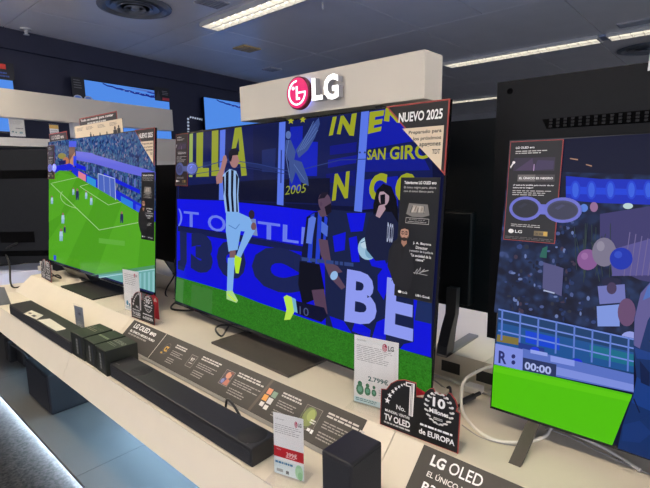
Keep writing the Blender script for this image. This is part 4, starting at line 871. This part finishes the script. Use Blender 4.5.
def award_sign(label, p0, p1, z0, h, lean=.06):
    """black die-cut table sign with a red rim: a number one and a laurel wreath"""
    p0 = Vector((p0[0], p0[1], z0)); p1 = Vector((p1[0], p1[1], z0)); ex = (p1-p0).normalized(); w = (p1-p0).length; eh = Vector((ex.y, -ex.x, 0))
    f = Frame(p0, ex, Z*math.cos(lean)-eh*math.sin(lean)); t = thing('award_sign', label, 'table sign', tuple((p0+p1)/2), 'black award table signs')
    out = [(0, 0), (1, 0), (1, .70), (.955, .72), (.968, .80), (.94, .90), (.885, .985), (.855, .99), (.835, .93), (.70, .93), (.68, .985), (.64, .97), (.585, .89), (.555, .76), (.47, .74), (.462, .985), (.31, .985), (.21, .93), (.13, .84), (.07, .70), (0, .68)]
    g = lambda a, b_: (a*w, b_*h)
    b = B(); b.prism([g(*q) for q in out], f, -.002, .0); FACE[t.name] = b.build('red_backing', REDEDGE, t)
    cv = Canvas(f, g, .0002, .00005); k = (.5, .45)
    cv.poly([(k[0]+(a-k[0])*.978, k[1]+(b_-k[1])*.975) for a, b_ in out], (9, 9, 11))
    cv.poly([(.33, .955), (.445, .965), (.44, .36), (.385, .36), (.385, .88), (.33, .875)], (225, 222, 220)); cv.poly([(.345, .935), (.425, .945), (.42, .37), (.40, .37), (.40, .90), (.345, .895)], (9, 9, 11)); cv.line([(.412, .935), (.411, .37)], .010, (225, 222, 220))
    for sx, sy, s in ((.095, .50, .042), (.125, .61, .036), (.165, .70, .030), (.205, .77, .026), (.245, .825, .022), (.28, .87, .018), (.312, .90, .015)):
        cv.poly([(sx+(s if q % 2 == 0 else s*.42)*math.sin(q*PI/5), sy+(s if q % 2 == 0 else s*.42)*1.55*math.cos(q*PI/5)) for q in range(10)], WHITE)
    cv.text('No.', rq(.22, .40, .12, .085), WHITE, .015); cv.text('MUNDIAL VENTAS', rq(.07, .29, .33, .05), WHITE, .02); cv.text('TV OLED', rq(.06, .13, .35, .12), WHITE, .03); cv.block(rq(.06, .065, .36, .035), 1, PALE, 4, .8, 0)
    for sd in (-1, 1):
        for q in range(9):
            a = -.42*PI+q*.105*PI; x, y = .755+sd*.165*math.cos(a), .665+.27*math.sin(a)
            cv.ell(x, y, .024, .011*w/h, (214, 212, 210), 10, (a+PI/2-.5)*sd if sd > 0 else PI-(a+PI/2-.5)); cv.ell(x-sd*.024, y-.01, .019, .009*w/h, (200, 198, 196), 10, (a+PI/2+.6)*sd if sd > 0 else PI-(a+PI/2+.6))
    cv.text('10', rq(.68, .68, .15, .17), WHITE, .035); cv.text('Millones', rq(.645, .56, .225, .08), WHITE, .03); cv.block(rq(.70, .45, .11, .05), 2, PALE, 1, .6, 0)
    cv.block(rq(.54, .27, .40, .04), 1, WHITE, 9, .9, 0); cv.text('de EUROPA', rq(.53, .12, .43, .10), WHITE, .025)
    cv.build('printing', PRINT, t)
    b = B(); b.prism([(0, -.012), (w, -.012), (w, .05), (0, .05)], Frame(p0+Z*.0006, ex, -eh), 0, .002); b.build('foot_strip', M_ACR, t)
    return t
A0, A1 = (-.683, .975), (-.458, .988)
award_sign('large black sign with wreath reading 10 Millones above the dark title board', A0, A1, .8005, .150)
b = B(); f = Frame((A0[0]-.005, .9712, .8002), X, Vector((0, -.766, -.643)))
award_sign('black wreath sign in front of the left television beside the tall white tag', (-2.158, .983), (-1.945, .989), .8005, .138)
award_sign('tiny black wreath sign at the far left end of the counter', (-3.50, 1.00), (-3.26, .985), .8005, .135)
# red cardboard flap between sign and television
fl = Frame((-.665, 1.035, .8005), Vector((.99, .1, 0)), Z)
b = B(); b.prism([(0.02, 0), (.125, 0), (.125, .085), (.06, .108), (.02, .10)], fl, 0, .002)
t = thing('red_card', 'red triangular card behind the large wreath sign', 'card', (-.55, 1.03, .8005)); FACE[t.name] = b.build('card', mat('red_card', (.42, .02, .035), .45, noise=.05), t)
cv = Canvas(fl, None, .0022); cv.poly([(.045, .078), (.082, .094), (.11, .084), (.07, .075)], (210, 205, 195)); cv.poly([(.03, .06), (.12, .072), (.12, .066), (.03, .053)], WHITE); cv.build('printing', PRINT, t)
fl = Frame((-2.10, 1.04, .8005), Vector((.99, .1, 0)), Z)
b = B(); b.prism([(0.02, 0), (.09, 0), (.09, .10), (.06, .118), (.02, .105)], fl, 0, .002)
t = thing('red_card', 'small red card behind the wreath sign at the left television', 'card', (-1.93, 1.03, .8005)); FACE[t.name] = b.build('card', MATS['red_card'], t)
cv = Canvas(fl, None, .0022); cv.poly([(.055, .085), (.07, .105), (.085, .085)], (210, 205, 195)); cv.build('printing', PRINT, t)

# ------------------------------------------------------------------ info boards on the sloping face
ES = Vector((0, .766, .649)).normalized()
def slope_frame(x, s=0): return Frame(Vector((x, .972, .80))+Vector((0, -.649, .766)).normalized()*.0006, X, ES)
def board(name, label, x0, x1, L, cat='info board'):
    f = slope_frame(x0); w = x1-x0; t = thing(name, label, cat, (x0, .972, .80-L*.646))
    b = B(); b.prism([(0, -L), (w, -L), (w, -.002), (0, -.002)], f, 0, .003); FACE[t.name] = b.build('board', PANELM, t)
    b = B(); b.prism([(-.003, -L-.012), (w+.003, -L-.012), (w+.003, -L-.001), (-.003, -L-.001)], f, .0, .0044); b.build('clear_lip', mat('frosted_lip', (.26, .25, .235), .45, noise=.04), t)
    return t, f, w
t, f, w = board('info_board', 'long dark info board with icons on the slope under the central television', -2.098, -.722, .126)
cv = Canvas(f, None, .0032, .00003); G = (150, 146, 142)
cv.text('LG OLED evo', rq(.035, -.036, .20, .024), WHITE, .03); cv.text('EL ÚNICO NEGRO PURO', rq(.035, -.058, .22, .013), WHITE, .035); cv.block(rq(.035, -.072, .17, .008), 1, G, 3, .9, .1); cv.text('C5', rq(.04, -.105, .045, .013), (190, 186, 182), .02)
cv.line([(.298, -.004), (.298, -.124)], .004, (206, 200, 190))
xs = (.345, .535, .760, .990, 1.185)
MP0 = cv.mp
for k, x in enumerate(xs):
    cv.mp = MP0; cv.build('printing' if k == 0 else 'printing_feature', PRINT, t); cv = Canvas(f, None, .0032, .00003)
    ti = x+.065; wd = (.095, .125, .15, .10, .14)[k]
    cv.block(rq(ti, -.044, wd, .019), 2, (196, 192, 188), 20+k, .55, .2); cv.block(rq(ti, -.078, wd*.95, .024), 3, G, 30+k, .4, .3); cv.block(rq(ti, -.112, wd*.6, .026), 3, G, 40+k, .42, .3)
    cv.mp = lambda a, b_, x=x: (x+(a-x)*.68, -.062+(b_+.066)*.72)
    if k == 0:
        cv.ring(x+.031, -.062, .03, .035, .002, (120, 112, 100)); cv.text('α', rq(x+.012, -.08, .038, .034), (214, 166, 60), .03); cv.rect(x, -.098, x+.02, -.088, (200, 156, 60))
    elif k == 1:
        cv.rect(x, -.10, x+.062, -.03, (150, 146, 142)); cv.rect(x+.002, -.098, x+.060, -.032, (58, 52, 48)); cv.text('97', rq(x+.014, -.066, .034, .02), (216, 212, 208), .01); cv.rect(x+.016, -.078, x+.05, -.075, (200, 196, 192))
    elif k == 2:
        cv.rect(x, -.105, x+.075, -.025, (150, 140, 134)); cv.rect(x+.002, -.103, x+.073, -.027, (70, 56, 62)); cv.poly([(x+.004, -.10), (x+.03, -.05), (x+.06, -.10)], (66, 66, 110)); cv.ell(x+.04, -.05, .020, .018, (206, 140, 112)); cv.poly([(x+.03, -.1), (x+.045, -.066), (x+.07, -.072), (x+.07, -.10)], (186, 110, 90)); cv.ell(x+.02, -.085, .012, .012, (120, 130, 190)); cv.ell(x+.055, -.034, .013, .007, (120, 70, 60))
    elif k == 3:
        for i, (q, cc) in enumerate((((0, -.05), (226, 150, 110)), ((.038, -.055), (120, 150, 130)), ((-.005, -.083), (230, 160, 70)), ((.033, -.088), (206, 206, 206)))): cv.rect(x+q[0], q[1]-.002, x+q[0]+.032, q[1]+.026, cc)
        cv.rect(x, -.112, x+.026, -.092, (220, 218, 214)); cv.rect(x+.034, -.118, x+.06, -.098, (220, 218, 214)); cv.ell(ti+.06, -.118, .007, .006, (224, 100, 80), 10)
    else:
        cv.rect(x-.03, -.118, x+.065, -.02, (150, 146, 138)); cv.rect(x-.0285, -.1165, x+.0635, -.0215, (62, 56, 48)); cv.ell(x+.012, -.066, .035, .042, (116, 130, 66)); cv.ell(x+.022, -.056, .024, .026, (146, 160, 84)); cv.ring(x+.008, -.07, .040, .046, .003, (90, 110, 60)); cv.block(rq(x+.03, -.09, .03, .02), 2, (220, 220, 214), 8, .5); cv.rect(ti-.03, -.118, ti-.012, -.106, WHITE); cv.rect(ti-.008, -.122, ti+.006, -.106, WHITE)
    cv.mp = MP0
cv.mp = MP0; cv.build('printing_feature', PRINT, t); cv = Canvas(f, None, .0032, .00003)
cv.line([(.985, -.004), (.965, -.124)], .012, (80, 71, 64))
cv.build('printing', PRINT, t)
t, f, w = board('info_board', 'dark title board with large white letters below the right television', -.541, .86, .126)
cv = Canvas(f, None, .0032, .00003)
cv.text('LG', rq(.033, -.042, .037, .027), WHITE, .035); cv.text('OLED', rq(.081, -.042, .082, .028), WHITE, .006); cv.text('EL ÚNICO NEGRO PURO', rq(.036, -.069, .20, .016), (226, 224, 220), .012)
cv.text('B3', rq(.036, -.105, .034, .023), WHITE, .02); cv.text('55', rq(.085, -.104, .02, .012), (170, 140, 124)); cv.block(rq(.108, -.106, .10, .012), 1, (170, 150, 136), 4, .8)
cv.line([(.268, -.004), (.268, -.124)], .006, (128, 100, 80)); cv.block(rq(.36, -.05, .12, .022), 2, (214, 210, 206), 5, .7); cv.block(rq(.36, -.10, .14, .04), 4, G, 6, .4); cv.rect(.30, -.095, .345, -.04, (96, 110, 70))
cv.build('printing', PRINT, t)
# flat grey sheet on the ledge at the far left
q = [onz(*p, .7108) for p in ((-30, 287), (4.5, 287.5), (11, 304), (-30, 309))]
b = B(); f = Frame((0, 0, .7105), X, Y); b.prism([(p.x, p.y) for p in q][::-1], f, 0, .003)
setp(b.build('grey_sheet', mat('slate_sheet', (.10, .11, .125), .5, noise=.08)), 'dark grey sheet lying on the counter at the left picture edge', 'sheet')

# ------------------------------------------------------------------ audio products
def soundbar(label, x0, x1, y0, y1, z0, h, discs, tags):
    t = thing('soundbar', label, 'soundbar', ((x0+x1)/2, (y0+y1)/2, z0))
    b = B(); b.box((x0, y0, z0), (x1, y1, z0+h), .004); FACE[t.name] = b.build('body', mat('soundbar_top', (.015, .015, .017), .5, noise=.1, scale=80), t)
    b = B(); b.box((x0+.006, y0-.0014, z0+.004), (x1-.006, y0+.001, z0+h-.010)); b.build('front_grille', CLOTH, t)
    for x in discs:
        b = B(); b.lathe([(.0001, .0012), (.040, .0012), (.0415, .0001)], (x, (y0+y1)/2, z0+h), (0, 0, 1), 40); b.build('up_speaker', mat('up_firing_cloth', (.008, .008, .010), .7, noise=.3, scale=300), t)
    ft = Frame((0, 0, z0+h), X, Y); cv = Canvas(ft, None, .0002)
    tags(cv, ft, t); return t
def tagR(cv, ft, t): cv.text('LG', rq(-.945, .711, .014, .006), (150, 150, 150), .02); cv.block(rq(-1.745, .715, .03, .006), 1, (90, 90, 92), 1, .9, 0); cv.build('printing', PRINT, t)
soundbar('long black soundbar on the ledge below the central info board', -1.765, -.905, .702, .792, .7104, .057, (-.955, -1.60), tagR)
def tagL(cv, ft, t):
    for nm, ps in (('label_sheet', ((23.5, 314), (31.5, 310.5), (43.5, 315.5), (36.5, 319.6))), ('label_sheet', ((37.5, 320.3), (50, 318.8), (66, 329), (56.5, 331.4)))):
        q = [onz(*p, .7669) for p in ps]; b = B(); b.prism([(p.x, p.y) for p in q], ft, .0003, .0009); b.build(nm, mat('cream_label', (.66, .63, .54), .5, noise=.03), t)
    for ps in (((27.5, 313.2), (30, 312.6), (32.5, 313.6), (30, 314.4)), ((31, 316), (34, 315), (37, 316.2), (34, 317.4))):
        cv.poly([tuple(onz(*p, .7669)[:2]) for p in ps], (40, 38, 36))
    cv.d += .001
    for v in range(len(cv.v)): cv.v[v] = cv.v[v]+Z*.0009
    cv.build('printing', PRINT, t)
soundbar('dark soundbar with cream labels on top at the left end of the ledge', -3.035, -2.13, .690, .800, .7104, .057, (), tagL)
# three small dark boxes: speakers' cartons
def small_box(label, x0, x1, y0, y1, h, words, rz=0):
    t = thing('speaker_box', label, 'box', ((x0+x1)/2, (y0+y1)/2, .7104), 'small dark boxes between the soundbars')
    Mr = Matrix.Translation(((x0+x1)/2, (y0+y1)/2, 0)) @ Matrix.Rotation(rz, 4, 'Z') @ Matrix.Translation((-(x0+x1)/2, -(y0+y1)/2, 0))
    b = B(); b.box((x0, y0, .7104), (x1, y1, .7104+h), .002, Mr); b.build('carton', mat('dark_green_carton', (.018, .021, .016), .45, noise=.15, scale=25), t)
    R3 = Mr.to_3x3(); ft = Frame(Mr @ Vector((x0, y0, .7104+h)), R3 @ X, R3 @ Y); cv = Canvas(ft, None, .0003); ww, dd = x1-x0, y1-y0
    words(cv, ww, dd)
    cv.build('top_printing', PRINT, t)
    ff = Frame(Mr @ Vector((x0, y0, .7104)), R3 @ X, Z); c2 = Canvas(ff, None, .0003)
    c2.block([(ww*.42, h*.18), (ww*.42, h*.82), (ww*.56, h*.82), (ww*.56, h*.18)], 1, (130, 130, 126), 5, .9, 0)
    c2.rect(ww*.02, h*.02, ww*.08, h*.98, (30, 32, 34)); c2.poly([(ww*.7, h*.1), (ww*.86, h*.1), (ww*.8, h*.9), (ww*.66, h*.9)], (46, 50, 58)); c2.build('side_printing', PRINT, t)
def wd1(cv, w, d): cv.text('LG', rq(w*.1, d*.66, w*.25, d*.1), (150, 150, 140)); cv.block(rq(w*.1, d*.45, w*.8, d*.16), 2, (140, 132, 116), 2, .5); cv.text('OLED', rq(w*.4, d*.66, w*.5, d*.1), (90, 100, 84))
def wd2(cv, w, d): cv.block(rq(w*.05, d*.42, w*.9, d*.10), 1, (140, 150, 124), 2, .8, 0); cv.rect(w*.02, d*.74, w*.98, d*.84, (30, 40, 28))
def wd3(cv, w, d): cv.text('LG SOUND', rq(w*.08, d*.55, w*.84, d*.16), (150, 150, 140), .02); cv.block(rq(w*.08, d*.32, w*.7, d*.14), 2, (120, 120, 112), 7, .5)
small_box('dark box with lettering nearest the labelled soundbar', -2.126, -1.998, .694, .822, .107, wd1, .02)
small_box('middle one of the three dark boxes between the soundbars', -1.99, -1.885, .697, .826, .105, wd2)
small_box('dark box with bold top lettering nearest the long soundbar', -1.876, -1.772, .694, .822, .104, wd3, -.03)
b = B(); b.box((-.641, .690, .7104), (-.556, .803, .8835), .005, seg=3)
t = thing('rear_speaker', 'black upright speaker standing right of the red price tag', 'speaker', (-.60, .746, .7104)); b.build('body', mat('speaker_top', (.014, .014, .018), .5, noise=.1, scale=60), t)
b = B(); b.box((-.636, .6885, .716), (-.561, .692, .876)); b.build('front_grille', CLOTH, t)
b = B(); b.box((-.557, .695, .716), (-.5548, .798, .876)); b.build('side_grille', CLOTH, t)
t = thing('subwoofer', 'black cubic subwoofer lying on the lower shelf under the counter', 'subwoofer', (-3.0, .97, .13))
b = B(); b.box((-3.205, .772, .1305), (-2.81, 1.17, .372), .012, seg=3); b.build('body', mat('subwoofer_black', (.010, .011, .015), .6, noise=.2, scale=200), t)
b = B(); b.box((-3.19, .7695, .145), (-2.825, .7725, .358)); b.build('front_grille', CLOTH, t)
t = thing('black_device', 'small black adapter bundle on the lower shelf at the left edge', 'adapter', (-3.90, .86, .13))
b = B(); b.box((-3.96, .835, .1305), (-3.86, .90, .30), .012, seg=3); b.build('adapter', BLACK, t)
b = B(); b.box((-3.85, .88, .1305), (-3.70, .95, .27), .014, seg=3); b.build('adapter', BLACK, t)
b = B(); b.tube([(-3.80, .87, .26), (-3.76, .84, .30), (-3.70, .88, .25), (-3.66, .92, .16), (-3.60, .95, .14)], .008); b.build('cable', BLKC, t)

# ------------------------------------------------------------------ cables and trough contents
def cable(label, pts, r, m, name='cable'):
    b = B(); b.tube(pts, r); return setp(b.build(name, m), label, 'cable')
zt = .8045
cable('thick white cable looping on the counter left of the right television', [onz(640, 470, zt), onz(600, 446, zt), (-.30, 1.25, .812), onz(551, 428, .812), onz(545, 436, zt), onz(525, 442, zt), onz(495, 440, zt), onz(474, 427, zt), onz(462, 408, zt+.01), (-.575, 1.26, .85), (-.545, 1.28, .885), (-.50, 1.30, .91), (-.42, 1.32, .93)], .0046, WHITEC)
cable('thin grey cable on the counter beneath the thick white cable', [onz(462, 425, zt), onz(480, 437, .803), onz(505, 444, .803), onz(530, 447, .803)], .0016, GREYC)
cable('thin cable under the right television running to the right edge', [onz(545, 428, zt), onz(570, 437, .803), onz(600, 452, .803), onz(640, 470, .803), (.1, 1.16, .803)], .002, GREYC)
cable('black cable with plug behind the large wreath sign', [(-.78, 1.34, .706), (-.70, 1.32, .715), (-.64, 1.30, .80), onz(452, 408, .81), onz(470, 397, .815)], .004, BLKC)
b = B(); a0, a1 = onz(462, 402, .815), onz(474, 396, .82); b.tube([a0, a1], .009, 10, 0, 1); b.tube([a1, a1+(a1-a0)*.5], .006, 10, 0, 1)
setp(b.build('power_plug', BLACK), 'black plug lying near the white socket block', 'plug')
b = B(); q = onz(468, 395, .80); b.box((q.x-.02, q.y+.012, .8005), (q.x+.03, q.y+.05, .822), .003); setp(b.build('socket_block', WHITEC), 'small white socket block behind the large wreath sign', 'socket')
t = thing('power_strip', 'black power strip in the cable trough behind the central television', 'power strip', (-.80, 1.40, .70))
b = B(); b.box((-1.05, 1.300, .7005), (-.70, 1.345, .738), .006); b.build('body', BLACK, t)
for k in range(5): b = B(); b.lathe([(.0001, .0008), (.018, .0008), (.020, .002)], (-1.0+k*.06, 1.3225, .738)); b.build('socket', DARKM, t)
cable('grey cable crossing the trough behind the central television', [(-.93, 1.42, .706), (-.85, 1.43, .75), (-.75, 1.46, .74), (-.62, 1.50, .71), (-.4, 1.52, .706)], .004, GREYC)
cable('second grey cable crossing the trough behind the central television', [(-.93, 1.50, .706), (-.86, 1.49, .72), (-.74, 1.40, .75), (-.60, 1.38, .71), (-.4, 1.37, .706)], .003, GREYC)
for x, w_ in ((-.80, 'left'), (-.66, 'middle'), (-.50, 'right')):
    b = B(); b.prism([(x, .722), (x+.075, .722), (x+.075, .765), (x, .765)], Frame((0, 1.5548, 0), X, Z), 0, .0015)
    setp(b.build('cutout_patch', mat('painted_cutout_dark', (.03, .028, .026), .6, noise=.1)), w_+' one of the dark patches standing in for cutouts in the trough wall behind the large wreath sign', 'cutout', 'painted trough cutouts')  # flat dark plates painted in place of shaded cutouts in the wall
cable('black cable coil on the counter between the left and central televisions', [(-2.0, 1.50, .706), (-1.98, 1.40, .72), (-2.02, 1.30, .80), (-2.0, 1.22, .806), (-2.10, 1.17, .805), (-2.18, 1.22, .805), (-2.22, 1.30, .805)], .005, BLKC)
cable('black cable hanging behind the left television to the trough', [(-2.62, 1.50, .95), (-2.60, 1.48, .86), (-2.66, 1.44, .74), (-2.5, 1.40, .71), (-2.35, 1.36, .706)], .005, BLKC)
cable('second black cable in the trough between left and central televisions', [(-2.7, 1.36, .706), (-2.55, 1.46, .71), (-2.4, 1.50, .71), (-2.2, 1.42, .71), (-2.1, 1.34, .71)], .005, BLKC)
b = B(); b.box((-2.62, 1.34, .7005), (-2.40, 1.39, .74), .006); setp(b.build('power_strip', BLACK), 'black power strip in the trough between the left and central televisions', 'power strip')
pc = df.w(-.30, .20, -.05)
cable('black cable from the television back at the left edge down to the counter', [ony(17, 243, pc.y-.01), ony(6, 250, pc.y-.04), ony(9.5, 265, pc.y-.05), onz(10.5, 282, .76), onz(14, 287.5, .716), onz(22, 286, .716), onz(32, 281, .716), onz(37, 277.5, .74)], .006, BLKC)
cable('short black cable on the counter behind the tiny wreath sign', [onz(50, 272, .806), onz(56, 276.5, .806), onz(61, 278, .806), onz(58, 275, .806), onz(50, 276.5, .806)], .004, BLKC)
cable('thin pale cable under the left television', [onz(72, 272, .806), onz(76, 275, .806), onz(81, 281, .806)], .003, WHITEC)
cable('black cable loop before the stand of the central television', [(-1.66, 1.19, .806), onz(222, 336, .83), onz(216, 331, .84), onz(217, 327, .835), onz(224, 325, .82), (-1.55, 1.22, .82)], .004, BLKC)
cable('black cable loop rising behind the long soundbar', [(-1.17, .806, .716), (-1.165, .812, .765), (-1.15, .808, .782), (-1.12, .804, .778), (-1.09, .806, .75), (-1.08, .81, .714)], .004, BLKC)

# ------------------------------------------------------------------ far things seen through the gaps
t = thing('distant_display', 'distant sky blue display seen between two black television backs', 'display', (-1.62, 4.0, .85))
f = Frame((-1.66, 4.0, 0), X, Z)
b = B(); b.prism([(-.5, .93), (.5, .93), (.5, 1.62), (-.5, 1.62)], f, -.03, 0); b.build('panel', BLACK, t)
cv = Canvas(f, None); cv.rect(-.49, .94, .49, 1.61, (92, 160, 240)); cv.rect(-.1, .94, .2, 1.02, (190, 40, 60)); cv.build('screen', SCREEN, t)
b = B(); b.prism([(-.2, .86), (.2, .86), (.2, .93), (-.2, .93)], f, -.10, .05); b.build('stand', BLACK, t)
b = B(); b.box((-1.95, 3.9, 0), (-1.30, 4.4, .85), .005); setp(b.build('display_plinth', mat('tan_wood', (.34, .25, .16), .5, noise=.15, scale=8)), 'tan plinth under the distant sky blue display', 'plinth')
b = B(); b.box((-1.65, 3.4, 1.44), (-1.25, 3.42, 1.53)); b.box((-1.45, 3.402, 0), (-1.44, 3.412, 1.44))
setp(b.build('distant_label', WHITEP), 'small cream label in front of the distant display', 'label')
# little white card hanging at the right edge
q0, q1 = ony(647.5, 71, 1.415), ony(668, 70, 1.415)
f = Frame(q0, X, Z); hh = .145
b = B(); b.prism([(0, 0), (q1.x-q0.x, 0), (q1.x-q0.x, hh), (.006, hh)], f, 0, .0015); b.prism([(.03, hh-.002), (.035, hh-.002), (.035, .9), (.03, .9)], f, .0003, .001)
b.tube([q0+X*.02+Z*hh, q0+X*.02+Y*.01+Z*(CEIL-q0.z-.001)], .0012, 6, 0, 1)
setp(b.build('hanging_card', WHITEP), 'white card hanging at the right picture edge in front of the black back', 'card')
